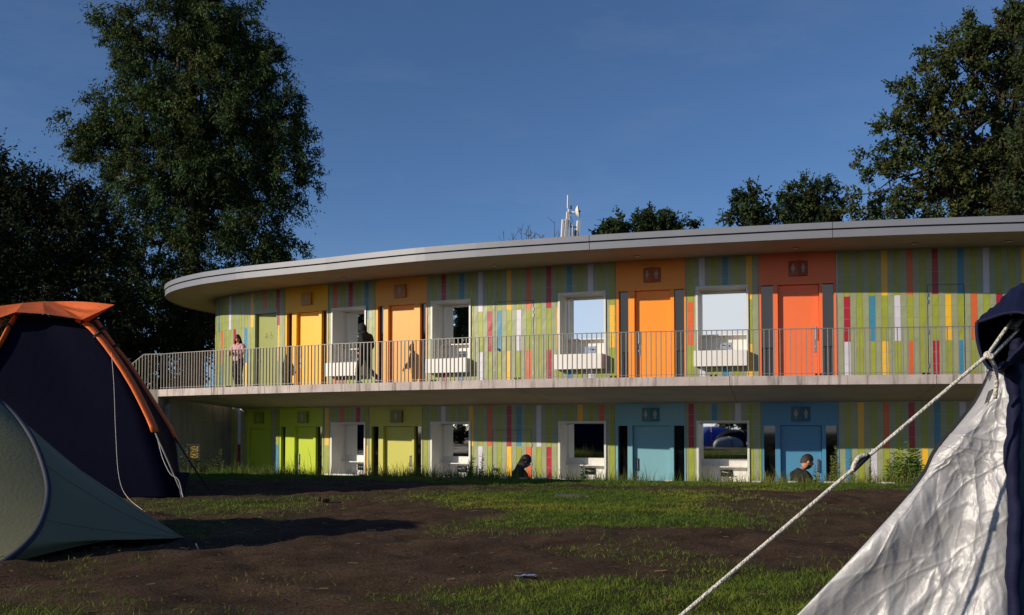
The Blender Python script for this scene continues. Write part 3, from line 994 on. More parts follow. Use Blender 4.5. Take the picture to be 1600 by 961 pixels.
cr2 = N.new('ShaderNodeValToRGB')
cr2.color_ramp.elements[0].position = 0.3; cr2.color_ramp.elements[0].color = (0.30, 0.30, 0.30, 1)
cr2.color_ramp.elements[1].position = 0.72; cr2.color_ramp.elements[1].color = (1.9, 1.8, 1.65, 1)
L.new(nb.outputs[0], cr2.inputs[0])
mx = N.new('ShaderNodeMixRGB'); mx.blend_type = 'MULTIPLY'; mx.inputs[0].default_value = 1
L.new(cr.outputs[0], mx.inputs[1]); L.new(cr2.outputs[0], mx.inputs[2])
at_ = N.new('ShaderNodeAttribute'); at_.attribute_name = 'tint'
sx = N.new('ShaderNodeSeparateXYZ'); L.new(at_.outputs['Vector'], sx.inputs[0])
mg = N.new('ShaderNodeMixRGB'); L.new(sx.outputs[0], mg.inputs[0]); L.new(mx.outputs[0], mg.inputs[1]); mg.inputs[2].default_value = (0.07, 0.085, 0.016, 1)
L.new(mg.outputs[0], b.inputs['Base Color']); b.inputs['Roughness'].default_value = 0.95; b.inputs['Specular IOR Level'].default_value = 0.15
bp = N.new('ShaderNodeBump'); bp.inputs['Strength'].default_value = 1.0; bp.inputs['Distance'].default_value = 0.05
L.new(nb.outputs[0], bp.inputs['Height']); L.new(bp.outputs[0], b.inputs['Normal'])

mat('far_grass', '#3c4a1e', 0.95, 0.3, 0.3, 0.4, 10)
mat('court_paving', '#6f6b64', 0.9, 0.15, 2, 0.3, 20)
mat('kerb_stone', '#4f4d47', 0.9, 0.25, 6, 0.4, 25)
mat('pale_slab', '#b5b0a4', 0.85, 0.12, 6, 0.3, 30)

# fine lawn grid, columns follow the edge curve
xs = np.concatenate([np.linspace(-10.98, -7, 30)[:-1], np.linspace(-7, 9, 200), np.linspace(9, 30, 40)[1:]])
rowsn = np.concatenate([np.linspace(0, 0.98, 220), [1.0]])
ey = np.array([edge_y(x) for x in xs])
Y0 = 1.2
VX, VT = np.meshgrid(xs, rowsn)
VY = Y0 + (ey[None, :] - Y0) * VT
p2 = np.stack([VX.ravel(), VY.ravel()], 1)
vz = bumps(p2)
verts = np.column_stack([p2, vz])
nr, nc = VX.shape
ii, jj = np.meshgrid(np.arange(nr - 1), np.arange(nc - 1), indexing='ij')
f = np.stack([ii * nc + jj, ii * nc + jj + 1, (ii + 1) * nc + jj + 1, (ii + 1) * nc + jj], -1).reshape(-1, 4)
gm = grass_mask(p2)
lawn = np_mesh('lawn', verts, f, 'earth', col=np.column_stack([gm, gm, gm])); structure(lawn)
for po in lawn.data.polygons: po.use_smooth = True

mb = MB()
H = 900
mb.poly([(-H, -H, 0), (-10.98, -H, 0), (-10.98, 1.2, 0), (-10.98, 30.4, 0), (-10.98, H, 0), (-H, H, 0)], 'earth')
mb.poly([(-10.98, -H, 0), (H, -H, 0), (H, 1.2, 0), (30, 1.2, 0), (-10.98, 1.2, 0)], 'earth')
mb.poly([(30, 1.2, 0), (H, 1.2, 0), (H, 40, 0), (60, 17, 0), (30, edge_y(30), 0)], 'far_grass')
structure(mb.build('field'))
mb = MB()
mb.poly([(-10.98, 37.5, -0.01), (-4.4, 44.0, -0.01), (8, 40.5, -0.01), (24.5, 36.5, -0.01), (60, 30, -0.01), (H, 40, -0.01), (H, H, -0.01), (-10.98, H, -0.01)], 'far_grass')
structure(mb.build('meadow'))


def edge_off(s, o, z):
    p, t, n = EDGE.fr(s)
    return Vector((p[0] - n[0] * o, p[1] - n[1] * o, z))


es = [s for s in np.linspace(0.1, EDGE.L - 25, 140)]
mb = MB()
mb.grid([[edge_off(s, 0.0, -0.2), edge_off(s, 0.0, 0.012), edge_off(s, 0.3, 0.012), edge_off(s, 0.3, -0.45)] for s in es], 'kerb_stone')
structure(mb.build('kerb'))
mb = MB()
mb.grid([[edge_off(s, 0.3, -0.45), edge_off(s, 1.5, -0.45), edge_off(s, 1.5, -0.85), edge_off(s, 2.4, -0.85), edge_off(s, 2.4, -1.25)] for s in es], 'court_paving')
structure(mb.build('terrace_steps'))
mb = MB(); mb.poly([(-11.0, 19, -1.252), (60, 15, -1.252), (60, 34, -1.252), (-4, 42, -1.252), (-11.0, 38, -1.252)], 'court_paving'); structure(mb.build('court_paving'))
mb = MB(); mb.box((-11.05, 20, -1.3), (-10.95, 38, 0.004), 'concrete_grey')
tag(mb.build('retaining_wall'), 'low concrete retaining wall at the end of the sunken yard', 'wall')

# pale slabs let into the kerb
for px in (700, 780, 812, 840, 1037, 1165, 1217, 1271, 1345, 1352):
    c = ground(px, 752); x = c.x
    sE = float(np.interp(x, EDGE.c[8:, 0], EDGE.s[8:]))
    p, t, n = EDGE.fr(sE); o = 0.05 if px == 1352 else 0.2
    cc = edge_off(sE, o, 0.018); mb = MB()
    mb.obox(cc, (t[0], t[1], 0), (-n[0], -n[1], 0), (0, 0, 1), (random.uniform(0.055, 0.085), 0.05, 0.02), 'pale_slab')
    tag(mb.build('paving_slab'), 'small pale stone slab let into the dark kerb of the lawn', 'paving slab', 'pale slabs along the kerb')

# puddle-like stone slab in the grass, litter, clod
mb = MB(); c = ground(892, 776)
k = 0.38
mb.mesh([(c.x + x * k, c.y + y * 1.2, z) for z in (0.022, -0.02) for x, y in ((-0.55, -0.1), (0.6, -0.16), (0.55, 0.12), (-0.5, 0.18))],
        [(0, 1, 2, 3), (0, 4, 5, 1), (1, 5, 6, 2), (2, 6, 7, 3), (3, 7, 4, 0)], 'kerb_stone')
tag(mb.build('drain_cover'), 'flat grey concrete cover lying in the grass before the building', 'cover')
mat('foil', '#9fb4d4', 0.3, 0.3, 30, 0.8, 60, metal=0.3)
mb = MB(); c = ground(820, 908)
rows = []
for i in range(5):
    rows.append([(c.x - 0.06 + 0.03 * j, c.y - 0.03 + 0.016 * i, 0.018 + random.uniform(0.004, 0.02)) for j in range(5)])
mb.grid(rows, 'foil')
tag(mb.build('litter'), 'crumpled bluish scrap of wrapper on the bare earth', 'litter')
mb = MB(); c = ground(503, 787)
for k in range(5): mb.ball((c.x + random.uniform(-0.06, 0.06), c.y + random.uniform(-0.04, 0.04), 0.03 + 0.02 * random.random()), (random.uniform(0.018, 0.034),) * 3, 'earth', 7, 5)
tag(mb.build('clod'), 'small dark clod of soil lying beyond the tent shadow', 'clod')

# ------------------------------------------------------------------ grass blades
mat('grass', (1, 1, 1), 0.7, 0.1, 2, attr='tint', trans=0.3, spec=0.2)


def blades(p, h, wid, cols, name, z=None, lean=0.5):
    n = len(p); a = RNG.uniform(0, 2 * np.pi, n); l = RNG.uniform(0.1, lean, n) * h; la = RNG.uniform(0, 2 * np.pi, n)
    zz = bumps(p) if z is None else z
    bx = np.stack([np.cos(a), np.sin(a), np.zeros(n)], 1) * wid[:, None] / 2
    base = np.column_stack([p, zz - 0.005])
    ld = np.stack([np.cos(la), np.sin(la), np.zeros(n)], 1)
    mid = base + ld * (l * 0.35)[:, None] + np.array([0, 0, 1]) * (h * 0.6)[:, None]
    tip = base + ld * l[:, None] + np.array([0, 0, 1]) * h[:, None]
    v = np.stack([base - bx, base + bx, mid + bx * 0.7, mid - bx * 0.7, mid - bx * 0.7, mid + bx * 0.7, tip + bx * 0.1, tip - bx * 0.1], 1).reshape(-1, 3)
    f = np.arange(n * 8).reshape(-1, 4)
    c = np.repeat(cols, 8, 0)
    o = np_mesh(name, v, f, 'grass', col=c)
    return o


def grass_cols(p, n):
    g = np.array([0.145, 0.195, 0.018]); y = np.array([0.32, 0.28, 0.045]); d = np.array([0.080, 0.140, 0.018])
    t = np.clip(fbm(p, 0.7, 61) * 1.6 - 0.35 + RNG.normal(0, 0.18, n), 0, 1)[:, None]
    r = RNG.uniform(0.75, 1.25, n)[:, None]
    return (d * (1 - t) + g * t + (y - g) * np.clip(t - 0.55, 0, 1) * 1.3) * r


allp = []
for (x0, x1, y0, y1, den) in ((-9, 10, 9, 22, 3200), (-4, 4, 4.2, 9, 9000)):
    n = int((x1 - x0) * (y1 - y0) * den)
    p = np.column_stack([RNG.uniform(x0, x1, n), RNG.uniform(y0, y1, n)])
    p = p[(np.abs(p[:, 0]) < 0.56 * p[:, 1] + 0.5) & (p[:, 1] < np.interp(p[:, 0], EX[:, 0], EX[:, 1]) - 0.02)]
    p = p[RNG.random(len(p)) < grass_mask(p) ** 1.3]
    allp.append(p)
p = np.concatenate(allp); n = len(p)
h = RNG.uniform(0.012, 0.042, n) * (0.5 + 1.0 * fbm(p, 1.5, 71)); wd = RNG.uniform(0.003, 0.006, n) * np.clip(p[:, 1] / 8, 0.8, 2.2)
tag(blades(p, h, wd, grass_cols(p, n), 'lawn_grass', lean=1.6), 'short green lawn grass left in patches on the bare earth', 'grass', kind='stuff')
# taller unmown grass along the kerb
n = 34000
s_ = RNG.uniform(EDGE.s[int(np.argmin(np.abs(EDGE.c[10:, 0] + 8.5))) + 10], EDGE.s[int(np.argmin(np.abs(EDGE.c[10:, 0] - 9.5))) + 10], n)
o_ = RNG.normal(0.42, 0.16, n)
keep = RNG.random(n) < np.clip(fbm(np.column_stack([s_, s_ * 0]), 0.9, 81) * 2.2 - 0.55, 0.06, 1)
s_ = s_[keep]; o_ = o_[keep]
p = np.array([edge_off(a, b, 0)[:2] for a, b in zip(s_, o_)]); n = len(p)
h = RNG.gamma(2.0, 0.05, n) + 0.03
dirt = np.where(o_ > 0.3, -0.45, 0.0)
h = h + np.where(o_ > 0.3, 0.40, 0)
cc = grass_cols(p, n) * 1.0; dry = RNG.random(n) < 0.2; cc[dry] = np.array([0.20, 0.17, 0.08])
tag(blades(p, h, RNG.uniform(0.006, 0.012, n), cc, 'verge_grass', z=dirt, lean=0.45), 'long wild grass fringing the kerb at the lawn edge', 'grass', kind='stuff')
# straw and crumbs on the earth
n = 11000
p = np.column_stack([RNG.uniform(-6, 6, n), 4.4 + 13 * RNG.random(n) ** 1.3])
p = p[(np.abs(p[:, 0]) < 0.56 * p[:, 1])]; n = len(p)
a = RNG.uniform(0, np.pi, n); ln = (0.004 + 0.035 * RNG.random(n) ** 4)[:, None]; dv = np.stack([np.cos(a), np.sin(a), RNG.uniform(-0.15, 0.15, n)], 1) * ln; sv = np.stack([-np.sin(a), np.cos(a), np.zeros(n)], 1) * RNG.uniform(0.002, 0.006, n)[:, None]
base = np.column_stack([p, bumps(p) + 0.012])
v = np.stack([base - dv - sv, base + dv - sv, base + dv + sv + [0, 0, 0.004], base - dv + sv + [0, 0, 0.004]], 1).reshape(-1, 3)
cc = np.where(RNG.random(n)[:, None] < 0.5, np.array([[0.19, 0.14, 0.08]]), np.array([[0.10, 0.07, 0.04]])) * RNG.uniform(0.6, 1.5, n)[:, None]
tag(np_mesh('straw', v, np.arange(n * 4).reshape(-1, 4), 'grass', col=np.repeat(cc, 4, 0)), 'scattered bits of straw and dry stalks on the bare earth', 'straw', kind='stuff')

# ------------------------------------------------------------------ weeds
mat('weed_leaf', (1, 1, 1), 0.6, 0.12, 3, attr='tint', trans=0.3, spec=0.3)
mat('weed_stem', '#4c5a24', 0.8, 0.15, 5)


def weed(px, D, ztop_px, label, spread=0.12, stems=3, leaf=0.05, tint=(0.10, 0.155, 0.03), zb=-0.45, dens=26, plume=False):
    b = at(px, 700, D); b = Vector((b.x, b.y, zb))
    top = at(px, ztop_px, D).z
    t = thing('weed_plant', label, 'weed', b)
    mb = MB(); V = []; C = []
    for k in range(int(stems * 1.2 + 1)):
        a = random.uniform(0, 6.28); r = spread * random.uniform(0.2, 1.0); hh = (top - zb) * (1.0 if k == 0 else random.uniform(0.6, 0.95))
        pts = [b + Vector((math.cos(a) * r * 0.25, math.sin(a) * r * 0.25, 0)), b + Vector((math.cos(a) * r * 0.6, math.sin(a) * r * 0.6, hh * 0.5)), b + Vector((math.cos(a) * r, math.sin(a) * r, hh))]
        mb.tube(pts, [0.008, 0.006, 0.003], 'weed_stem', 5)
        n = int(dens * 1.3 * hh / 0.6)
        for i in range(n):
            u = (i + random.random()) / n
            if u < 0.08: continue
            q = pts[0].lerp(pts[1], u * 2) if u < 0.5 else pts[1].lerp(pts[2], u * 2 - 1)
            ang = i * 2.4 + random.uniform(-0.5, 0.5)
            lf = leaf * 1.5 * (1.15 - 0.7 * u) * random.uniform(0.7, 1.3)
            if plume and u > 0.7: lf *= 0.9
            d = Vector((math.cos(ang), math.sin(ang), random.uniform(0.0, 1.0))).normalized()
            s2 = (Matrix.Rotation(random.uniform(-1.2, 1.2), 3, d) @ d.cross(Vector((0, 0, 1))).normalized()) * lf * 0.2; dz = Vector((0, 0, -0.15 * lf))
            V += [q, q + d * lf * 0.55 + s2, q + d * lf * 1.5 + dz, q + d * lf * 0.55 - s2]
            g = random.uniform(0.9, 1.7); C += [tuple(x * g for x in tint)] * 4
    mb.build('stem', t)
    np_mesh('foliage', np.array([tuple(x) for x in V]), np.arange(len(V)).reshape(-1, 4), 'weed_leaf', parent=t, col=np.array(C))
    return t


YG = (0.19, 0.20, 0.045)
weed(1395, 17.2, 706, 'bushy willow-leaved weed left of the silver tent edge', 0.12, 6, 0.085, dens=40)
weed(1422, 17.3, 690, 'tallest leafy weed standing against the silver tent', 0.2, 8, 0.09, dens=46)
weed(1303, 17.0, 697, 'yellow-green plumed weed right of the bearded man', 0.07, 3, 0.05, YG, dens=70, plume=True)
weed(1331, 17.1, 703, 'slim plumed weed beside the blue door jamb', 0.05, 2, 0.045, YG, dens=60, plume=True)
weed(1358, 17.3, 697, 'thin pale weed in front of a white tile stripe', 0.04, 2, 0.035, (0.18, 0.16, 0.07), dens=40)
weed(1276, 17.0, 729, 'short branching weed just right of the bearded man', 0.09, 4, 0.05, dens=30)
weed(735, 18.5, 714, 'dense upright weed right of the lower second wash niche', 0.07, 5, 0.055, (0.15, 0.19, 0.04), dens=70)
weed(748, 18.6, 707, 'loose feathery weed before the white stripe', 0.09, 3, 0.05, (0.13, 0.16, 0.04), dens=40)
weed(914, 17.4, 722, 'dark leafy weed standing before the lower third wash niche', 0.08, 3, 0.06, (0.03, 0.05, 0.02), dens=36)
weed(928, 17.3, 735, 'low dark weed beside the third wash niche weed', 0.05, 2, 0.05, (0.03, 0.05, 0.02))
weed(412, 19.8, 718, 'thin dark stalk in front of the lime olive door', 0.03, 2, 0.035, (0.02, 0.03, 0.012), dens=26)
weed(602, 18.9, 728, 'low spreading weed at the foot of the pale olive door', 0.12, 4, 0.05, (0.06, 0.085, 0.022), dens=24)
weed(640, 18.9, 722, 'spindly dry weed beside the white door handle', 0.06, 3, 0.03, (0.10, 0.085, 0.04), dens=14)
weed(775, 18.4, 726, 'brown arching weed near the dark haired woman', 0.14, 3, 0.05, (0.10, 0.085, 0.035), dens=20)
weed(428, 19.7, 726, 'grassy weed in front of a blue stripe', 0.06, 3, 0.04, (0.025, 0.035, 0.014), dens=24)
weed(1440, 17.0, 722, 'leafy weed half hidden by the silver tent', 0.12, 5, 0.07, dens=36)
weed(1165, 17.2, 743, 'creeping low weed under the wash niche by the blue door', 0.3, 7, 0.06, dens=30)
weed(265, 24.0, 700, 'dark nettle bush under the yellow notice', 0.5, 14, 0.12, (0.028, 0.04, 0.014), zb=-1.25, dens=20)
weed(322, 23.5, 692, 'dark nettles right of the yellow notice', 0.4, 12, 0.12, (0.028, 0.04, 0.014), zb=-1.25, dens=20)
weed(352, 23.0, 716, 'low dark weeds at the foot of the striped wall corner', 0.35, 8, 0.09, (0.025, 0.036, 0.014), zb=-1.25, dens=18)

# yellow notice in a black frame on two legs
yn = thing('notice_board', 'small yellow notice in a black frame before the concrete wall', 'sign', at(302, 700, 25.5).xy.to_3d() + Vector((0, 0, -1.25)))
mat('notice_yellow', '#9a7d1c', 0.6, 0.25, 9); mat('notice_ink', '#33290e', 0.7, 0.1, 5)
mb = MB(); a = at(294, 695, 25.5); b2 = at(311, 717, 25.5)
mb.box((a.x, 25.5, b2.z + 0.02), (b2.x - 0.02, 25.53, a.z - 0.02), 'notice_yellow')
for i, wd_ in enumerate((0.8, 0.6, 0.75, 0.5)):
    zz_ = a.z - 0.07 - 0.065 * i; mb.box((a.x + 0.04, 25.494, zz_ - 0.016), (a.x + 0.04 + 0.2 * wd_, 25.4995, zz_), 'notice_ink')
mb.build('notice_panel', yn)
mb = MB()
mb.box((a.x - 0.02, 25.48, a.z - 0.02), (b2.x + 0.02, 25.54, a.z + 0.02), 'metal_dark')
for x in (a.x - 0.02, b2.x - 0.02): mb.box((x, 25.48, -1.25), (x + 0.035, 25.54, a.z - 0.021), 'metal_dark')
mb.build('sign_frame', yn)
# ------------------------------------------------------------------ TREES
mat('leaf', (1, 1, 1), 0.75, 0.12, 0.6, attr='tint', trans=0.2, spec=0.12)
mat('bark', '#3a3128', 0.95, 0.3, 4, 0.6, 14, stretch=(1, 1, 0.25))


def tree(name, label, base, D, lobes, nclu, nleaf, leaf=(0.2, 0.08), tint=(0.045, 0.066, 0.022), droop=0.3, sig=0.42, depth=0.75,
         trunk_r=0.35, fork=0.35, airy=1.0, cat='tree', dens_out=0.5, twig=0.6, world=False, limbs=9, group=None, edge=0.07):
    """lobes in photo units (x, y, rx, ry) at distance D, or in metres when world=True"""
    L3 = []
    for l in lobes:
        if world: L3.append(l)
        else:
            c = at(l[0], l[1], D); k = D / F
            L3.append((c.x, c.y + (l[4] if len(l) > 4 else 0), c.z, l[2] * k, max(l[2], l[3]) * k * depth, l[3] * k))
    L3 = np.array(L3)
    vol = L3[:, 3] * L3[:, 4] * L3[:, 5]; pr = vol ** 0.75; pr /= pr.sum()
    idx = RNG.choice(len(L3), nclu, p=pr)
    d = RNG.normal(size=(nclu, 3)); d /= np.linalg.norm(d, axis=1)[:, None]
    r = RNG.random(nclu) ** dens_out * RNG.normal(1.0, edge, nclu)
    C = L3[idx, :3] + d * r[:, None] * L3[idx, 3:6]
    t = thing(name, label, cat, base, group)
    base = Vector(base)
    # wood
    mb = MB()
    cen = Vector(np.average(L3[:, :3], axis=0, weights=vol)); topz = float((L3[:, 2] + L3[:, 5] * 0.7).max())
    top_i = int(np.argmax(L3[:, 2])); tp = Vector(L3[top_i, :3])
    tp.z = topz * 0.5 + tp.z * 0.5
    tr = []
    for i in range(9):
        u = i / 8
        q = base.lerp(tp, u); q.x += (cen.x - q.x) * 0.5 * math.sin(u * math.pi) + random.uniform(-0.2, 0.2) * (u > 0.1); q.z = base.z + (tp.z - base.z) * u
        tr.append(q)
    mb.tube(tr, [trunk_r * (1 - 0.88 * (i / 8)) for i in range(9)], 'bark', 8)
    nodes = [(tr[i], trunk_r * (1 - 0.88 * i / 8)) for i in range(2, 9)]
    big = [l for l in L3 if l[3] * l[5] > 0.25 * np.median(L3[:, 3] * L3[:, 5])]
    for k in range(limbs):
        l = big[k % len(big)]
        u = random.uniform(fork, 0.8); j = u * 8; i0 = int(j); q0 = tr[i0].lerp(tr[min(8, i0 + 1)], j - i0)
        e = Vector((l[0], l[1], l[2])) + Vector((random.uniform(-0.35, 0.35) * l[3], random.uniform(-0.5, 0.5) * l[4], random.uniform(-0.3, 0.4) * l[5]))
        r0 = trunk_r * (1 - 0.88 * u) * 0.5; pts = []; rr = []
        for i in range(6):
            v = i / 5; q = q0.lerp(e, v); q.z += 0.12 * (e - q0).length * math.sin(v * math.pi) * 0.6
            q += Vector((random.uniform(-1, 1), random.uniform(-1, 1), random.uniform(-1, 1))) * 0.05 * (e - q0).length * (0 < i)
            pts.append(q); rr.append(max(0.015, r0 * (1 - 0.9 * v))); nodes.append((q, rr[-1]))
        mb.tube(pts, rr, 'bark', 6)
    NP = np.array([tuple(a) for a, _ in nodes]); NR = [b for _, b in nodes]
    for c in C[RNG.random(nclu) < twig]:
        dd = np.linalg.norm(NP - c + np.array([0, 0, 0.6]), axis=1); i = int(np.argmin(dd)); q0 = Vector(NP[i]); e = Vector(c)
        mid = q0.lerp(e, 0.5) + Vector((0, 0, 0.1 * (e - q0).length)) + Vector((random.uniform(-1, 1), random.uniform(-1, 1), 0)) * 0.08 * (e - q0).length
        r0 = min(NR[i] * 0.55, 0.05)
        mb.tube([q0, mid, e], [r0, r0 * 0.6, 0.010], 'bark', 4, cap=False)
    mb.build('trunk', t, smooth=True)
    # leaves: sprays of twiglets at every branch end, leaves set along each twiglet
    size = RNG.uniform(0.65, 1.35, nclu)
    lpt = 11
    ntw = max(1, int(round(nleaf / nclu / lpt)))
    tc_ = np.repeat(np.arange(nclu), ntw); nt_ = len(tc_)
    tdir = d[tc_] * 0.75 + RNG.normal(size=(nt_, 3)) * 0.55; tdir[:, 2] += 0.15 - droop * 0.5
    tdir /= np.linalg.norm(tdir, axis=1)[:, None]
    tl = sig * 2.3 * size[tc_] * RNG.uniform(0.6, 1.3, nt_)
    tstart = C[tc_] + RNG.normal(size=(nt_, 3)) * sig * 0.42 * size[tc_][:, None] - tdir * tl[:, None] * 0.4
    ti = np.repeat(np.arange(nt_), lpt); n = len(ti); ci = tc_[ti]
    u = np.tile((np.arange(lpt) + 0.5) / lpt, nt_) + RNG.uniform(-0.04, 0.04, n)
    pos = tstart[ti] + tdir[ti] * (u * tl[ti])[:, None]
    pos[:, 2] -= droop * 0.55 * tl[ti] * u * u
    pos += RNG.normal(size=(n, 3)) * 0.035
    ax = tdir[ti] * 0.55 + RNG.normal(size=(n, 3)) * 0.5; ax[:, 2] -= droop * 1.1 * (0.4 + u); ax /= np.linalg.norm(ax, axis=1)[:, None]
    sd_ = np.cross(ax, RNG.normal(size=(n, 3))); sd_ /= np.linalg.norm(sd_, axis=1)[:, None]
    tap = (1.12 - 0.45 * u)
    ln = (leaf[0] * tap * RNG.uniform(0.7, 1.25, n))[:, None]; wd = (leaf[1] * tap * RNG.uniform(0.7, 1.25, n))[:, None]
    V = np.stack([pos, pos + ax * ln * 0.45 + sd_ * wd * 0.5, pos + ax * ln, pos + ax * ln * 0.45 - sd_ * wd * 0.5], 1).reshape(-1, 3)
    cl = RNG.uniform(0.6, 1.4, nclu)[ci] * RNG.uniform(0.7, 1.3, n)
    hue = RNG.normal(0, 0.12, nclu)[ci]
    col = np.array(tint)[None, :] * cl[:, None] * np.stack([1 + hue, np.ones(n), 1 - hue], 1)
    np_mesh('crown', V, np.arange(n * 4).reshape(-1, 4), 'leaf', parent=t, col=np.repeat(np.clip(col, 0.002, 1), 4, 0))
    return t


def bx(px, D, z=0): a = at(px, 675, D); return (a.x, a.y, z)


tree('willow_tree', 'huge dark drooping tree towering behind the left end of the building', bx(300, 46), 46,
     [(290, 25, 100, 75), (205, 62, 45, 42), (360, 40, 45, 50), (300, -60, 80, 60), (398, 95, 44, 50), (215, 120, 50, 50), (185, 190, 70, 50), (128, 188, 40, 24), (390, 160, 55, 75), (430, 215, 55, 55), (462, 230, 34, 48),
      (290, 130, 110, 90), (280, 230, 130, 100), (425, 295, 60, 50), (330, 330, 105, 80), (215, 290, 70, 55), (170, 250, 50, 30), (250, 410, 95, 95), (448, 388, 36, 13), (390, 365, 60, 45), (400, 410, 60, 30),
      (330, 470, 100, 70), (230, 500, 75, 65), (340, 240, 110, 90), (340, 60, 80, 80), (178, 38, 32, 34), (422, 112, 36, 44), (452, 165, 32, 38), (150, 215, 55, 40), (470, 275, 34, 34)],
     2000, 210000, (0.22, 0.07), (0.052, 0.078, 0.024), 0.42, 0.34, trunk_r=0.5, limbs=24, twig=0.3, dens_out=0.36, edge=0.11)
tree('broadleaf_tree', 'black-green round tree at the far left edge behind the orange tent', bx(30, 39), 39,
     [(20, 300, 75, 60), (-40, 290, 60, 75), (95, 330, 75, 70), (140, 390, 70, 85), (10, 400, 130, 95), (90, 470, 110, 80), (-60, 450, 110, 110), (170, 470, 50, 60)],
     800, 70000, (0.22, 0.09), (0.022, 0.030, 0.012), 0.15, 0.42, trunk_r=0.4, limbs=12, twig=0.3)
tree('thicket_tree', 'low dark thicket between the orange tent and the curved roof end', bx(250, 42), 42,
     [(180, 530, 60, 50), (250, 540, 65, 60), (310, 545, 45, 55), (230, 610, 90, 60), (130, 590, 70, 70), (300, 490, 60, 50)],
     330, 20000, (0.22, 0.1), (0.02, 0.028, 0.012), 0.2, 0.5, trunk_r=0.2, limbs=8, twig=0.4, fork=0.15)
tree('oak_tree', 'tall airy tree with visible branches at the right behind the roof', bx(1530, 42), 42,
     [(1570, 75, 80, 58), (1500, 95, 66, 48), (1440, 140, 56, 48), (1410, 205, 52, 48), (1490, 190, 80, 60), (1590, 150, 70, 65), (1372, 258, 42, 36), (1450, 275, 75, 50), (1545, 270, 85, 65),
      (1352, 305, 34, 30), (1400, 332, 66, 30), (1500, 335, 85, 36), (1590, 250, 70, 80), (1347, 186, 10, 5), (1335, 230, 11, 9), (1530, 40, 26, 22), (1580, 30, 55, 34), (1610, 10, 40, 20)],
     760, 52000, (0.20, 0.11), (0.050, 0.066, 0.021), 0.08, 0.27, trunk_r=0.55, limbs=34, twig=0.85, fork=0.4, dens_out=0.38)
tree('maple_tree', 'dense dark tree cut by the right edge of the picture', bx(1660, 38), 38,
     [(1640, 120, 70, 90), (1650, 230, 80, 90), (1610, 260, 40, 60), (1620, 330, 70, 40), (1700, 160, 90, 120), (1580, 310, 30, 40), (1620, 60, 30, 30)],
     380, 28000, (0.18, 0.09), (0.034, 0.044, 0.016), 0.1, 0.33, trunk_r=0.3, limbs=10, twig=0.5)
tree('rowan_tree', 'small bushy tree pair rising behind the roof left of the tall oak', bx(1225, 55), 55,
     [(1170, 315, 32, 28), (1160, 340, 28, 22), (1185, 335, 30, 26), (1262, 305, 48, 28), (1240, 325, 38, 32), (1290, 325, 34, 36), (1265, 345, 60, 24), (1200, 385, 60, 40), (1270, 395, 70, 45)],
     400, 24000, (0.26, 0.13), (0.038, 0.055, 0.02), 0.1, 0.34, trunk_r=0.25, limbs=8, twig=0.4)
tree('bushy_tree', 'rounded treetop showing above the roof right of the antenna', bx(1010, 52), 52,
     [(1010, 352, 62, 20), (1040, 360, 50, 16), (965, 362, 35, 13), (1010, 375, 75, 22), (1085, 345, 5, 6), (935, 366, 10, 6), (1015, 337, 24, 10), (1010, 410, 85, 34)],
     320, 18000, (0.24, 0.12), (0.03, 0.05, 0.018), 0.1, 0.26, trunk_r=0.25, limbs=6, twig=0.4)
# bare twigs behind the roof
bs = thing('bare_shrub', 'leafless twigs poking above the roof left of the antenna', 'shrub', bx(830, 38))
mb = MB()
for px, y in ((786, 362), (804, 364), (815, 355), (822, 357), (830, 360), (838, 362), (846, 366), (867, 346), (872, 362), (852, 368), (826, 352)):
    e = at(px + random.uniform(-3, 3), y, 38); b0 = Vector(bx(830 + (px - 830) * 0.6, 38))
    mid = b0.lerp(e, 0.72); mid.x += random.uniform(-0.1, 0.1)
    mb.tube([b0, mid, e], [0.04, 0.022, 0.008], 'bark', 5)
    for k in range(8):
        q = mid.lerp(e, random.uniform(0.2, 0.98)); mb.tube([q, q + Vector((random.uniform(-0.3, 0.3), random.uniform(-0.1, 0.1), random.uniform(0.1, 0.4)))], [0.009, 0.005], 'bark', 4)
mb.build('branches', bs)

# trees on the far side of the field, behind the photographer (the niche mirrors show them)
for i, (x, y, hh, lo, lab) in enumerate(((-42, 14.5, 11, 0.3, 'tree across the field left, caught in the leftmost upper mirror'), (-46, 20, 10.5, 0.3, 'tree at the left field edge beyond the orange tent'),
                                     (-41, 1.0, 12.3, 0.34, 'tall tree behind the camera seen in the second upper wash mirror'), (-47, 6, 11.0, 0.34, 'tree behind the camera standing left of the tall mirrored tree'),
                                     (-9.5, -16.5, 6.2, 0.12, 'leafy low-branched tree behind the mirrored dome tents'))):
    tree('field_tree', lab, (x, y, 0), 0, [(x, y, hh * 0.62, 3.2, 3.2, hh * 0.3), (x + 1.5, y + 1.2, hh * 0.5, 2.6, 2.6, hh * 0.28), (x - 1.2, y - 1.4, hh * 0.52, 2.6, 2.6, hh * 0.3), (x, y, hh * 0.85, 1.9, 1.9, hh * 0.15),
                                           (x + 0.8, y + 2.2, hh * (lo + 0.22), 2.4, 2.4, hh * 0.2), (x - 0.5, y - 2.4, hh * (lo + 0.22), 2.4, 2.4, hh * 0.2)],
         170, 17000, (0.34, 0.17), (0.04, 0.06, 0.02), 0.15, 0.5, trunk_r=0.25, limbs=6, twig=0.3, world=True)
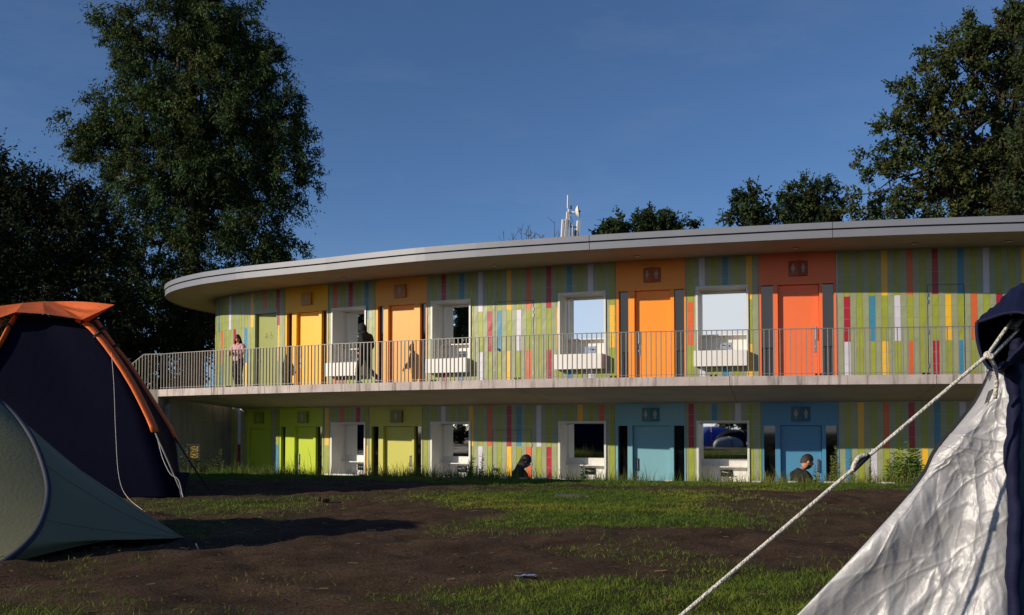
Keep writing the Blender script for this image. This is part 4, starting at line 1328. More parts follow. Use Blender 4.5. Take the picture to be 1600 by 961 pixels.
for i, (x, y, hh, lab) in enumerate(((-36.5, 4.2, 1.5, 'low bush across the field reflected left in the lower mirrors'), (-35.2, 2.2, 1.3, 'rounded bush across the field between two others'),
                                     (-34.6, 0.2, 1.6, 'bush across the field nearest the camera axis'))):
    tree('field_bush', lab, (x, y, 0), 0, [(x, y, hh * 0.5, 1.7, 1.6, hh * 0.5), (x + 0.7, y + 0.8, hh * 0.45, 1.2, 1.2, hh * 0.4)],
         60, 3000, (0.2, 0.09), (0.03, 0.045, 0.015), 0.1, 0.22, trunk_r=0.06, limbs=4, twig=0.3, world=True, cat='bush')

# ------------------------------------------------------------------ TENTS
mat('navy_cloth', '#03051c', 0.85, 0.15, 3, 0.25, 9, spec=0.08)
mat('hood_cloth', '#0a0f30', 0.75, 0.15, 3, 0.25, 30, spec=0.25)
mat('orange_cloth', '#d8641c', 0.6, 0.10, 4, 0.3, 22, trans=0.25)
mat('orange_sleeve', '#e0641c', 0.6, 0.10, 6, 0.2, 30)
mat('tent_window', '#5a6170', 0.3, 0.2, 4)
mat('pale_cord', '#b8b2a6', 0.8, 0.2, 60, 0.4, 200)
mat('dark_cord', '#17181c', 0.8, 0.2, 60)
mat('green_cloth', '#6e6b50', 0.6, 0.10, 2, 0.12, 26, trans=0.08)
mat('green_cloth_damp', '#6e6d52', 0.5, 0.12, 2, 0.12, 40, trans=0.06)
mat('tent_binding', '#1d2438', 0.7, 0.1, 6)
mat('peg_steel', '#8a8c90', 0.4, 0.1, 6, metal=0.8)


def spl(pts, n):
    """smooth 3D polyline through points"""
    a = np.array([tuple(p) for p in pts]); out = []
    A = np.vstack([2 * a[0] - a[1], a, 2 * a[-1] - a[-2]])
    seg = len(a) - 1
    for k in range(n + 1):
        u = k / n * seg; i = min(int(u), seg - 1); t = u - i
        p0, p1, p2, p3 = A[i:i + 4]
        out.append(Vector(0.5 * ((2 * p1) + (-p0 + p2) * t + (2 * p0 - 5 * p1 + 4 * p2 - p3) * t * t + (-p0 + 3 * p1 - 3 * p2 + p3) * t ** 3)))
    return out


# --- big navy tent with orange canopy
ot = thing('family_tent', 'tall navy blue tent with orange canopy and orange pole sleeves', 'tent', (-6.8, 14.5, 0))
NP_ = 16
def lerpD(pts, d0, d1):
    n = len(pts); return [at(x, y, d0 + (d1 - d0) * i / (n - 1)) for i, (x, y) in enumerate(pts)]
# pole curves from ground to crown
pR = spl([ground(285, 776)] + lerpD([(262, 722), (243, 680), (234, 656), (206, 600), (174, 551), (145, 515), (122, 500)], 13.15, 13.6), NP_)
pL = spl([Vector((-8.0, 13.0, 0))] + lerpD([(-92, 690), (-60, 620), (-25, 575), (2, 538), (18, 507), (30, 489)], 13.0, 13.6), NP_)
rr0 = at(284, 764, 14.9); rr0.z = 0
pRR = spl([rr0] + lerpD([(278, 726), (272, 684), (236, 625), (202, 572), (176, 540), (150, 503)], 14.9, 15.0), NP_)
cx0, cy0 = -6.7, 15.45
def mirror_back(p): return [Vector((q.x - (2 * cy0 - 2 * q.y) * 0.42, 2 * cy0 - q.y, q.z)) for q in p]
pBR = mirror_back(pR); pBL = mirror_back(pL)
pLL = [Vector((-9.2 + (-6.75 + 9.2) * (i / NP_) ** 1.6, 15.3, 2.45 * math.sin(i / NP_ * math.pi / 2))) for i in range(NP_ + 1)]
order = [pL, pR, pRR, mirror_back(pRR), pBR, pBL, pLL]
mb = MB()
for a, b in zip(order, order[1:] + order[:1]):
    K = 10
    rows = []
    for i in range(NP_ + 1):
        row = []
        for k in range(K + 1):
            u = k / K; q = a[i].lerp(b[i], u)
            w_ = a[i] - b[i]; nrm = Vector((-(b[i] - a[i]).y, (b[i] - a[i]).x, 0))
            cen = Vector((cx0, cy0, q.z)); inw = (cen - q); inw.z = 0
            if inw.length > 0: inw.normalize()
            v = i / NP_
            sag = 0.055 * math.sin(u * math.pi) * math.sin(v * math.pi) * min(1.0, w_.length)
            wr = 0.012 * math.sin(9 * u + 5 * v) * math.sin(u * math.pi)
            row.append(q + inw * (sag + wr))
        rows.append(row)
    mb.grid(rows, 'navy_cloth')
crown = [p[-1] for p in order]
cc_ = sum(crown, Vector()) / len(crown) + Vector((0, 0, 0.05))
for i in range(len(crown)): mb.poly([crown[i], crown[(i + 1) % len(crown)], cc_], 'navy_cloth')
mb.build('tent_body', ot, smooth=True, weld=True)
def sleeve(p, i0, i1, r, off):
    pts = []
    for q in p[i0:i1]:
        o = Vector((q.x - cx0, q.y - cy0, 0.6)).normalized() * off; pts.append(q + o)
    mb = MB(); mb.tube(pts, r, 'orange_sleeve', 8, flat=0.45)
    o = mb.build('pole_sleeve', ot, smooth=True)
    mb = MB()
    lo = [q + Vector((q.x - cx0, q.y - cy0, 0.6)).normalized() * off for q in p[:i0 + 1]]
    mb.tube(lo, 0.010, 'rail_steel', 6); mb.build('tent_pole', ot)
    for j in (i1 - 4, i1 - 2):
        if i0 < j < len(p) - 1:
            mb = MB()
            q = p[j]; d = (p[j + 1] - p[j - 1]).normalized(); o2 = Vector((q.x - cx0, q.y - cy0, 0.6)).normalized() * off
            mb.tube([q + o2 - d * 0.012, q + o2 + d * 0.012], r * 1.25, 'metal_dark', 8)
            mb.build('sleeve_clip', o)
sleeve(pR, 5, NP_ + 1, 0.058, 0.02)
sleeve(pL, 4, NP_ + 1, 0.055, 0.02)
sleeve(pRR, 5, NP_ + 1, 0.065, 0.02)
mb = MB()     # grey window left of the left sleeve
w0 = [at(-14, 560, 13.5), at(4, 527, 13.55), at(17, 502, 13.7), at(2, 497, 13.9), at(-30, 500, 14.3), at(-40, 548, 14.1)]
w0 = [q + Vector((-0.05, -0.09, 0)) for q in w0]
mb.poly(w0, 'tent_window'); mb.build('window', ot)
# canopy
mb = MB()
A = at(35, 473.5, 14.6); B = at(66, 471, 14.9); C_ = at(112, 471.5, 15.2); T = at(179, 476, 13.7)
E1 = at(25, 487.5, 13.35); E2 = at(70, 490.5, 13.3); E3 = at(112, 496.5, 13.35); E4 = at(128, 499.5, 13.3); E5 = at(136, 504.5, 13.6)
L0 = at(0, 478.5, 14.5); L1 = at(0, 496, 13.3); L2 = at(-60, 500, 13.2); L3_ = at(-60, 484, 14.5)
bk1 = at(95, 479, 16.6); bk2 = at(30, 480, 16.8); bk3 = at(-50, 488, 16.5); bk4 = at(150, 481, 15.3)
def patch(mb, a, b, c, d, m, n=8, sag=0.0, dirv=(0, 0, -1), fold=0.0):
    rows = []
    for i in range(n + 1):
        u = i / n; row = []
        for j in range(n + 1):
            v = j / n; q = a.lerp(b, v).lerp(d.lerp(c, v), u)
            s = sag * math.sin(u * math.pi) * math.sin(v * math.pi) + fold * math.sin(v * 11) * math.sin(u * math.pi)
            row.append(q + Vector(dirv) * s)
        rows.append(row)
    mb.grid(rows, m)
OC = 'orange_cloth'
patch(mb, E1, E2, B, A, OC, 6, 0.01)
fold1 = at(105, 487.5, 13.9)
patch(mb, E2, E3, fold1, B, OC, 6, 0.012)
mb.poly([E3, E4, fold1], OC)
patch(mb, E4, T, B.lerp(C_, 0.4), fold1, OC, 8, 0.03, (0.3, 0.5, -1), 0.018)
patch(mb, B.lerp(C_, 0.4), T, bk4, C_, OC, 5, 0.02)
mb.poly([fold1, B.lerp(C_, 0.4), B], OC)
mb.poly([E4, E5, T], OC); mb.poly([E5, bk4, T], OC)
patch(mb, L1, E1, A, L0, OC, 6, 0.015); patch(mb, L2, L1, L0, L3_, OC, 4, 0.01)
patch(mb, A, B, bk1, bk2, OC, 4); patch(mb, B, C_, bk4, bk1, OC, 3); patch(mb, L3_, A, bk2, bk3, OC, 4)
mb.build('canopy', ot, smooth=False)
# guy lines
mb = MB(); gl = spl([at(174, 551, 13.3), at(178, 600, 13.0), at(181, 680, 12.6), at(186, 745, 12.3), at(200, 778, 12.0), at(240, 808, 10.4), ground(268, 826)], 30)
mb.tube(gl, 0.0036, 'pale_cord', 5); mb.build('guy_line', ot)
mb = MB(); mb.tube([at(272, 682, 14.9), at(298, 724, 14.2), ground(328, 767)], 0.012, 'dark_cord', 5); mb.build('guy_line', ot)
mb = MB(); mb.tube(spl([at(247, 688, 13.1), at(254, 715, 13.05), at(266, 740, 13.0), at(279, 750, 13.0), ground(286, 777)], 16), 0.006, 'pale_cord', 5)
mb.build('guy_line', ot)
mb = MB(); mb.tube([ground(283, 778), ground(283, 778) + Vector((-0.03, 0, 0.16))], 0.006, 'peg_steel', 5); mb.build('peg', ot)
mb = MB()
f0, f1, f2_ = at(258, 738, 13.6), at(297, 738, 14.4), ground(286, 776)
mb.poly([f0, f1, f2_ + Vector((0.02, 0, 0.03))], 'navy_cloth'); mb.build('ground_flap', ot)

# --- green pop-up tent
gt = thing('popup_tent', 'low grey-green pop-up tent with dark hoop in the left foreground', 'tent', (-5.5, 7.2, 0))
fr_ = ground(-6, 886); bkp = Vector((-4.75, 8.9, 0))
hoop = spl([fr_, at(36, 855, 6.42), at(62, 822, 6.6), at(75, 775, 6.85), at(70, 735, 7.0), at(52, 688, 7.15), at(25, 650, 7.3), at(-2, 627, 7.4), at(-50, 603, 7.6), at(-95, 610, 8.0), at(-115, 700, 8.5), bkp], 44)
tip = ground(287, 846); tip.z = 0.03
XM = -5.9
hoop2 = [Vector((2 * XM - q.x, q.y, q.z)) for q in hoop]
mb = MB(); rows = []
K = 26
for k in range(K + 1):
    u = k / K; row = []
    for i in range(len(hoop)):
        q = hoop[i].lerp(hoop2[i], u); v = i / (len(hoop) - 1)
        out = Vector((0, q.y - 7.6, q.z * 1.2)); out = out.normalized() if out.length else out
        bul = 0.55 * math.sin(u * math.pi) ** 0.8 * math.sin(v * math.pi) ** 0.5
        q = q + out * bul * (0.5 if q.y > 7.6 else 1); q.z = max(q.z, 0.0)
        row.append(q)
    rows.append(row)
mb.grid(rows, 'green_cloth_damp'); mb.build('tent_body', gt, smooth=True)
def tail(hp, tp, name, sgn):
    mb = MB(); rows = []
    for i, q in enumerate(hp):
        v = i / (len(hp) - 1); row = []
        for k in range(25):
            u = k / 24; p = q.lerp(tp, u)
            sag = 0.075 * math.sin(u * math.pi) * math.sin(v * math.pi)
            p.z = p.z - sag + (0.05 * math.sin(u * math.pi) * (1 - v) ** 3)
            wv = 0.030 * math.sin(v * 26 + u * 2.0) * math.sin(u * math.pi) * (0.4 + 0.6 * math.sin(v * 9 + 1))
            p.y += wv; p.z = max(p.z + wv * 0.4, 0.0)
            row.append(p)
        rows.append(row)
    mb.grid(rows, 'green_cloth'); mb.build('tent_tail', gt, smooth=True)
tail(hoop, tip, 'a', 1); tail(hoop2, Vector((2 * XM - tip.x, tip.y, 0.03)), 'b', -1)
mb = MB()
for i_ in (9, 17, 25):
    v = i_ / (len(hoop) - 1); pts = []
    for k in range(25):
        u = k / 24; p = hoop[i_].lerp(tip, u); p.z = p.z - 0.075 * math.sin(u * math.pi) * math.sin(v * math.pi) + 0.05 * math.sin(u * math.pi) * (1 - v) ** 3
        wv = 0.030 * math.sin(v * 26 + u * 2.0) * math.sin(u * math.pi) * (0.4 + 0.6 * math.sin(v * 9 + 1)); p.y += wv; p.z = max(p.z + wv * 0.4, 0.0); pts.append(p)
    mb.tube(pts, 0.0045, 'green_cloth', 5)
mb.build('seam', gt, smooth=True)
for hp in (hoop, hoop2):
    mb = MB(); mb.tube(hp, 0.021, 'tent_binding', 8); mb.build('hoop', gt, smooth=True)
mb = MB(); mb.tube([tip, ground(308, 860)], 0.004, 'dark_cord', 5)
mb.build('guy_line', gt)
mb = MB(); mb.tube([ground(259, 838) + Vector((0, 0, 0.0)), ground(259, 838) + Vector((0, 0, 0.10))], 0.005, 'dark_cord', 5); mb.build('support_stick', gt)
mb = MB(); mb.tube([ground(308, 860) + Vector((0.02, 0, -0.02)), ground(308, 860) + Vector((-0.01, 0, 0.05))], 0.006, 'peg_steel', 5); mb.build('peg', gt)

# --- silver tent in the right foreground
m = mat('silver_cloth', (0.37, 0.368, 0.375), 0.5, 0.10, 4, 0.08, 160, metal=0.2)
mat('teal_cloth', '#123240', 0.7, 0.15, 5, 0.3, 20)
mat('rope', '#d8d2c4', 0.85, 0.15, 120, 0.6, 300)
mat('reflective_tape', '#9a9a9a', 0.5, 0.15, 60)

st = thing('silver_tent', 'silver-coated tent flank with navy hood and white guy rope in right foreground', 'tent', (0.75, 1.6, 0))
le = [at(1553, 574, 1.50), at(1522, 634, 1.50), at(1465, 702, 1.50), at(1437, 752, 1.50), at(1353, 848, 1.51), at(1251, 955, 1.53), at(1120, 1090, 1.56)]
lg = at(900, 1350, 1.62); lg.z = 0.0; le.append(lg)
re = [at(1576, 566, 1.45), at(1577, 640, 1.45), at(1577, 700, 1.45), at(1578, 760, 1.45), at(1579, 860, 1.45), at(1580, 961, 1.45), at(1582, 1180, 1.45)]
rg = at(1585, 1580, 1.45); rg.z = 0.0; re.append(rg)
NL = 300
lc = spl(le, NL); rc = spl(re, NL)
rng2 = np.random.default_rng(5)
MC = 200
lcn = np.array([tuple(q) for q in lc]); rcn = np.array([tuple(q) for q in rc])
U, Vv = np.meshgrid(np.linspace(0, 1, MC + 1), np.linspace(0, 1, NL + 1))
Q = lcn[:, None, :] * (1 - U)[..., None] + rcn[:, None, :] * U[..., None]
wd = np.linalg.norm(lcn - rcn, axis=1)[:, None] * np.ones_like(U)
XX = (U - 1) * wd; ZZ = -Vv * 1.15                        # metric cloth coordinates from the tied corner
pp = np.stack([XX.ravel(), ZZ.ravel()], 1)
w1 = (fbm(pp, 6.0, 90).reshape(U.shape) - 0.5); w2 = (fbm(pp + 3.7, 6.0, 95).reshape(U.shape) - 0.5)
XW = XX + 0.05 * w1; ZW = ZZ + 0.05 * w2
env = np.clip(np.sin(np.pi * U), 0, 1) ** 0.6; env2 = np.clip(np.sin(np.pi * U), 0, 1) ** 0.2
dd_ = env * np.minimum(1, wd / 0.25) * (0.026 * np.sin(U * 4.6 + Vv * 5.0 - 0.8) + 0.007 * np.sin(XW * 34 - ZW * 16) * np.clip(Vv * 2, 0, 1))
for k in range(260):
    cu = rng2.uniform(-0.75, 0.02); cv = -rng2.uniform(0.02, 1.1)
    if rng2.random() < 0.55: ang = math.atan2(cv - 0.02, cu + 0.001) + rng2.normal(0, 0.22)       # radiating from the tied corner
    else: ang = rng2.uniform(0, math.pi)
    ln = rng2.uniform(0.05, 0.26); wt_ = rng2.uniform(0.0016, 0.0045); am_ = rng2.choice([-1, 1]) * rng2.uniform(0.3, 1) * wt_ * 0.8
    ca, sa = math.cos(ang), math.sin(ang)
    al = (XW - cu) * ca + (ZW - cv) * sa; ac = -(XW - cu) * sa + (ZW - cv) * ca
    dd_ += env2 * am_ * np.exp(-np.abs(ac / wt_) ** 1.1) * np.clip(1 - (al / ln) ** 2, 0, 1)
# crumpled facets: cells of several sizes, drawn out towards the tied corner
ang_ = np.arctan2(ZW - 0.05, XW - 0.02); rad_ = np.hypot(ZW - 0.05, XW - 0.02)
for ncell, amp in ((30, 0.007), (110, 0.0042), (420, 0.0021)):
    px_ = rng2.uniform(XX.min(), 0.02, ncell); pz_ = rng2.uniform(-1.15, 0, ncell)
    best = np.full(U.shape, 9.0); sec = np.full(U.shape, 9.0)
    for a_, b_ in zip(px_, pz_):
        ax_, az_ = a_, b_ - 0.05; l_ = math.hypot(ax_, az_) + 1e-6; ex, ez = ax_ / l_, az_ / l_
        dx_ = XW - a_; dz_ = ZW - b_
        m1 = (dx_ * ex + dz_ * ez) * 0.42; m2 = (-dx_ * ez + dz_ * ex) * 1.4; th_ = rng2.uniform(0, 6.28)
        dd2 = np.maximum.reduce([m1 * math.cos(th_ + k * 2.094) + m2 * math.sin(th_ + k * 2.094) for k in range(3)]) + 0.25 * np.hypot(m1, m2)
        sec = np.minimum(sec, np.maximum(best, dd2)); best = np.minimum(best, dd2)
    sc0 = 0.5 / math.sqrt(ncell)
    dd_ += env2 * amp * (np.clip(best / sc0, 0, 2) - 0.6 * np.clip((sec - best) / sc0, 0, 0.25))
Q = Q + dd_[..., None] * np.array([-0.45, -0.85, 0.2])
ii, jj = np.meshgrid(np.arange(NL), np.arange(MC), indexing='ij'); w_ = MC + 1
fq = np.stack([ii * w_ + jj, ii * w_ + jj + 1, (ii + 1) * w_ + jj + 1, (ii + 1) * w_ + jj], -1).reshape(-1, 4)
o = np_mesh('silver_panel', Q.reshape(-1, 3), fq, 'silver_cloth', parent=st)
o.data.polygons.foreach_set('use_smooth', [True] * len(o.data.polygons))
mb = MB(); mb.tube([q + Vector((-0.002, -0.002, 0.002)) for q in lc[:140]], 0.0032, 'dark_cord', 6); mb.build('edge_piping', st)
# navy pole sleeve and side cloth running out of the picture
mb = MB()
col_ = [at(1600, 470, 1.47), at(1588, 520, 1.455), at(1584, 600, 1.445), at(1584, 760, 1.44), at(1586, 961, 1.44), at(1590, 1250, 1.44)]
g0 = at(1592, 1590, 1.44); g0.z = 0; col_.append(g0)
sl_ = spl(col_, 120)
rs_ = [0.0125 * (1 + 0.16 * math.sin(i * 0.55) * math.sin(i * 0.17 + 1) + 0.07 * math.sin(i * 1.7)) for i in range(121)]
sl_ = [q + Vector((0.0022 * math.sin(i * 0.31) + 0.001 * math.sin(i * 0.9), 0, 0)) for i, q in enumerate(sl_)]
mb.tube(sl_, rs_, 'hood_cloth', 12, flat=0.8); mb.build('pole_sleeve', st, smooth=True)
mb = MB(); rows = []
sp_ = spl(col_, 30)
for i, q in enumerate(sp_):
    rows.append([q + Vector((0.55 * u * (0.55 + 0.75 * i / 30), 0.28 * u + 0.012 + 0.02 * math.sin(u * 9 + i * 0.4), 0.02 * math.sin(u * 5))) for u in np.linspace(0, 1, 14)])
for r_ in rows[-1:]:
    for q in r_: q.z = 0.0
mb.grid(rows, 'teal_cloth'); mb.build('side_panel', st, smooth=True)
mb = MB(); rows = []
for i, q in enumerate(sp_):
    a_ = Vector((q.x + 0.55 * (0.55 + 0.75 * i / 30), q.y + 0.28, max(0, q.z))); b_ = lc[int(i / 30 * NL)] + Vector((0.012, 0.03, -0.012)); b_.z = max(0, b_.z)
    rows.append([a_.lerp(b_, u) for u in np.linspace(0, 1, 10)])
mb.grid(rows, 'hood_cloth'); mb.build('rear_panel', st, smooth=True)
# hood: a cuff of navy cloth folded over the pole top, open to the left
rim = [(1527, 503), (1526.5, 518), (1529, 538), (1536, 560), (1549, 577), (1566, 573), (1582, 556), (1598, 540), (1612, 520), (1612, 497), (1596, 488), (1572, 489), (1552, 495), (1538, 500)]
mid = [(1540, 486), (1532, 515), (1533, 540), (1542, 565), (1556, 582), (1576, 580), (1600, 566), (1625, 552), (1645, 520), (1645, 470), (1615, 438), (1594, 437), (1573, 452), (1556, 471)]
far = [(1580, 490), (1575, 510), (1575, 535), (1580, 555), (1592, 566), (1612, 566), (1632, 560), (1655, 548), (1668, 520), (1668, 480), (1640, 447), (1625, 446), (1606, 458), (1592, 474)]
def ring(pts, D0, k=0.0006): return [at(x, y, D0 + (1570 - x) * k) for x, y in pts]
r0 = ring(rim, 1.40); r1 = ring(mid, 1.47); r2 = ring(far, 1.60)
def rsm(r, n=56):
    c = spl(r + r[:1], n); return c
R0, R1, R2 = rsm(r0), rsm(r1), rsm(r2)
mb = MB(); rows = []
for k in range(17):
    t_ = k / 16; row = []
    for i in range(len(R0)):
        a, b_, c = R0[i], R1[i], R2[i]
        q = a * (1 - t_) ** 2 + b_ * 2 * t_ * (1 - t_) * 1.0 + c * t_ ** 2
        bl_ = 4 * t_ * (1 - t_)
        q = q.lerp(b_, 0.5 * bl_)
        w_ = 0.0022 * math.sin(i * 0.9 + t_ * 7) * math.sin(math.pi * t_) + 0.0016 * math.sin(i * 2.3 - t_ * 11)
        if k > 0: q += Vector((-0.5, -0.5, 0.7)) * w_
        row.append(q)
    rows.append(row)
mb.grid(rows, 'hood_cloth')
ctr = sum(R2, Vector()) / len(R2)
for i in range(len(R2) - 1): mb.poly([R2[i], R2[i + 1], ctr], 'hood_cloth')
hd = mb.build('hood', st, smooth=True, weld=True)
mb = MB(); mb.tube(R0, 0.0028, 'hood_cloth', 6, cap=False); mb.build('hem', hd, smooth=True)
# rope
k0 = at(1543, 555, 1.385); k1 = at(1592, 502, 1.44); g1 = at(1065, 961, 1.29)
dr = (g1 - k0); gend = k0 + dr * ((k0.z) / (k0.z - g1.z))
def twisted(mb, a, b, r, off, pitch, m, n=9):
    d = b - a; Ln = d.length; ax = d.normalized(); u = ax.cross(Vector((0, 0, 1))).normalized(); v = ax.cross(u)
    N2 = int(Ln / pitch * 10) + 2
    for ph in (0, 2.094, 4.188):
        pts = []
        for i in range(N2 + 1):
            t_ = i / N2; an = 2 * math.pi * t_ * Ln / pitch + ph
            pts.append(a.lerp(b, t_) + (u * math.cos(an) + v * math.sin(an)) * off)
        mb.tube(pts, r, m, 6)
mb = MB(); twisted(mb, k0, gend, 0.0016, 0.0012, 0.0095, 'rope')
twisted(mb, k0, k1 + Vector((-0.008, 0, 0.004)), 0.0016, 0.0013, 0.013, 'rope'); twisted(mb, k0 + Vector((0.004, 0, -0.004)), k1 + Vector((0.0, 0, -0.012)), 0.0016, 0.0013, 0.013, 'rope')
mb.ball(k0, 0.0056, 'rope', 10, 8); mb.ball(k0 + Vector((0.004, -0.002, -0.002)), 0.0044, 'rope', 10, 8)
lp = spl([k0, at(1551, 566, 1.39), at(1556, 580, 1.40), at(1557, 600, 1.41), at(1555, 622, 1.42)], 12)
mb.tube(lp, 0.003, 'rope', 8)
rp = mb.build('guy_rope', st, smooth=True)
mb = MB()
ta = at(1333, 734, 1.34); tb = at(1356, 712, 1.345); dd = (tb - ta).normalized(); upv = Vector((-0.6, -0.3, 0.75)); upv = (upv - dd * upv.dot(dd)).normalized()
up2 = Vector((-0.55, -0.2, 0.8)); 
mb.tube([ta, tb], 0.0042, 'dark_cord', 8)
mb.tube(spl([ta - dd * 0.002, ta.lerp(tb, 0.3) + upv * 0.006, ta.lerp(tb, 0.65) + upv * 0.007, tb + upv * 0.001], 10), 0.0032, 'rope', 8)
mb.build('line_tensioner', rp, smooth=True)
mb = MB(); mb.tube([k1 + Vector((-0.010, -0.004, -0.010)), k1 + Vector((0.01, 0.0, 0.012)), k1 + Vector((0.02, 0.005, 0.03))], [0.009, 0.01, 0.009], 'reflective_tape', 8, flat=0.4); mb.build('webbing_loop', st)
mb = MB(); mb.tube([at(1553, 578, 1.49), at(1548, 590, 1.485)], 0.004, 'peg_steel', 8); mb.tube([at(1549, 587, 1.48), at(1541, 592, 1.48)], 0.0022, 'peg_steel', 6); mb.build('pole_end', st)
mb = MB(); c = at(1547, 618, 1.465); mb.obox(c, (1, 0.3, 0.5), (0.3, -0.1, 1), (0.2, 1, 0), (0.008, 0.010, 0.0008), 'rope'); mb.build('care_label', st)
mb = MB(); mb.tube([gend + Vector((0.02, 0, 0.03)), gend + Vector((-0.03, 0, -0.03))], 0.005, 'peg_steel', 6); mb.build('peg', st)


# --- dome tents behind the photographer, seen in the lower mirrors
def dome(loc, rx, ry, h, cm, label, rz=0.0, poles='tent_binding'):
    t = thing('dome_tent', label, 'tent', loc)
    mb = MB(); rows = []
    x0, y0 = loc[0], loc[1]
    def pt(a, v):
        e = 0.75
        ca, sa = math.cos(a), math.sin(a)
        rad = (abs(ca) ** 3 + abs(sa) ** 3) ** (-1 / 3)
        rr = math.cos(v * math.pi / 2) ** e * rad
        x, y = ca * rr * rx, sa * rr * ry
        return Vector((x0 + x * math.cos(rz) - y * math.sin(rz), y0 + x * math.sin(rz) + y * math.cos(rz), h * math.sin(v * math.pi / 2) ** 0.9))
    for i in range(15):
        rows.append([pt(2 * math.pi * k / 40, i / 14) for k in range(41)])
    mb.grid(rows, cm); mb.build('tent_body', t, smooth=True)
    for a in (math.pi / 4, 3 * math.pi / 4):
        pts = [pt(a, i / 14) for i in range(15)] + [pt(a + math.pi, i / 14) for i in range(13, -1, -1)]
        mb = MB(); mb.tube([q * 1.0 + Vector((0, 0, 0.01)) for q in pts], 0.02, poles, 6); mb.build('tent_pole', t)
mat('royal_cloth', '#1c3f9c', 0.6, 0.1, 3, 0.2, 8); mat('grey_cloth', '#6a6e70', 0.6, 0.1, 3, 0.2, 8); mat('olive_cloth', '#70724c', 0.6, 0.1, 3, 0.2, 8)
dome((-4.9, -2.8, 0), 1.2, 1.1, 0.98, 'navy_cloth', 'navy dome tent mirrored in the wash niche by the blue door')
dome((-3.0, -1.9, 0), 0.9, 0.9, 0.66, 'olive_cloth', 'olive dome tent behind the camera, right of the navy dome')
dome((-7.0, -4.2, 0), 1.3, 1.3, 1.15, 'royal_cloth', 'royal blue dome tent behind the navy dome', 0.4, 'orange_sleeve')
dome((-4.7, -0.9, 0), 0.8, 0.7, 0.58, 'grey_cloth', 'low grey dome tent in front of the navy dome', 0.2)
dome((-24.3, 21.4, 0), 2.0, 1.8, 1.75, 'navy_cloth', 'navy dome with orange poles mirrored in the first wash niche', 0.6, 'orange_sleeve')
# ------------------------------------------------------------------ PEOPLE
mat('skin', '#b57f62', 0.6, 0.08, 12, spec=0.35)
mat('skin_fair', '#c98f70', 0.6, 0.08, 12, spec=0.35)
mat('hair_brown', '#2c1d13', 0.6, 0.25, 40, 0.6, 90, stretch=(1, 1, 0.15))
mat('hair_dark', '#120b09', 0.5, 0.25, 40, 0.6, 90, stretch=(1, 1, 0.15))
mat('cloth_pink', '#c79a9a', 0.85, 0.15, 9, 0.3, 20)
mat('cloth_denim', '#20242f', 0.85, 0.15, 9, 0.3, 20)
mat('cloth_black', '#0c0c0e', 0.85, 0.2, 9, 0.3, 20)
mat('cloth_maroon', '#1d0d0e', 0.85, 0.2, 9, 0.3, 20)
mat('shoe', '#26262a', 0.6, 0.1, 9)
mat('white_stripe', '#c9c9c9', 0.8, 0.1, 9)
mat('eye_dark', '#140d0a', 0.3, 0.1, 9)
mat('glasses', '#0a0a0a', 0.3, 0.1, 9)
mat('cloth_red', '#9c3a22', 0.8, 0.1, 9)


def skin_mesh(verts, edges, radii, root=0, sub=2):
    me = bpy.data.meshes.new('tmp'); me.from_pydata([tuple(v) for v in verts], edges, [])
    o = bpy.data.objects.new('tmp', me); COL.objects.link(o)
    md = o.modifiers.new('s', 'SKIN'); md.use_smooth_shade = True
    for i, r in enumerate(radii):
        sv = me.skin_vertices[0].data[i]; sv.radius = (r, r) if not isinstance(r, tuple) else r; sv.use_root = (i == root)
    m2 = o.modifiers.new('u', 'SUBSURF'); m2.levels = sub; m2.render_levels = sub
    dg = bpy.context.evaluated_depsgraph_get(); ev = o.evaluated_get(dg); em = ev.to_mesh()
    V = [v.co.copy() for v in em.vertices]; Fs = [tuple(p.vertices) for p in em.polygons]
    ev.to_mesh_clear(); bpy.data.objects.remove(o); bpy.data.meshes.remove(me)
    return V, Fs


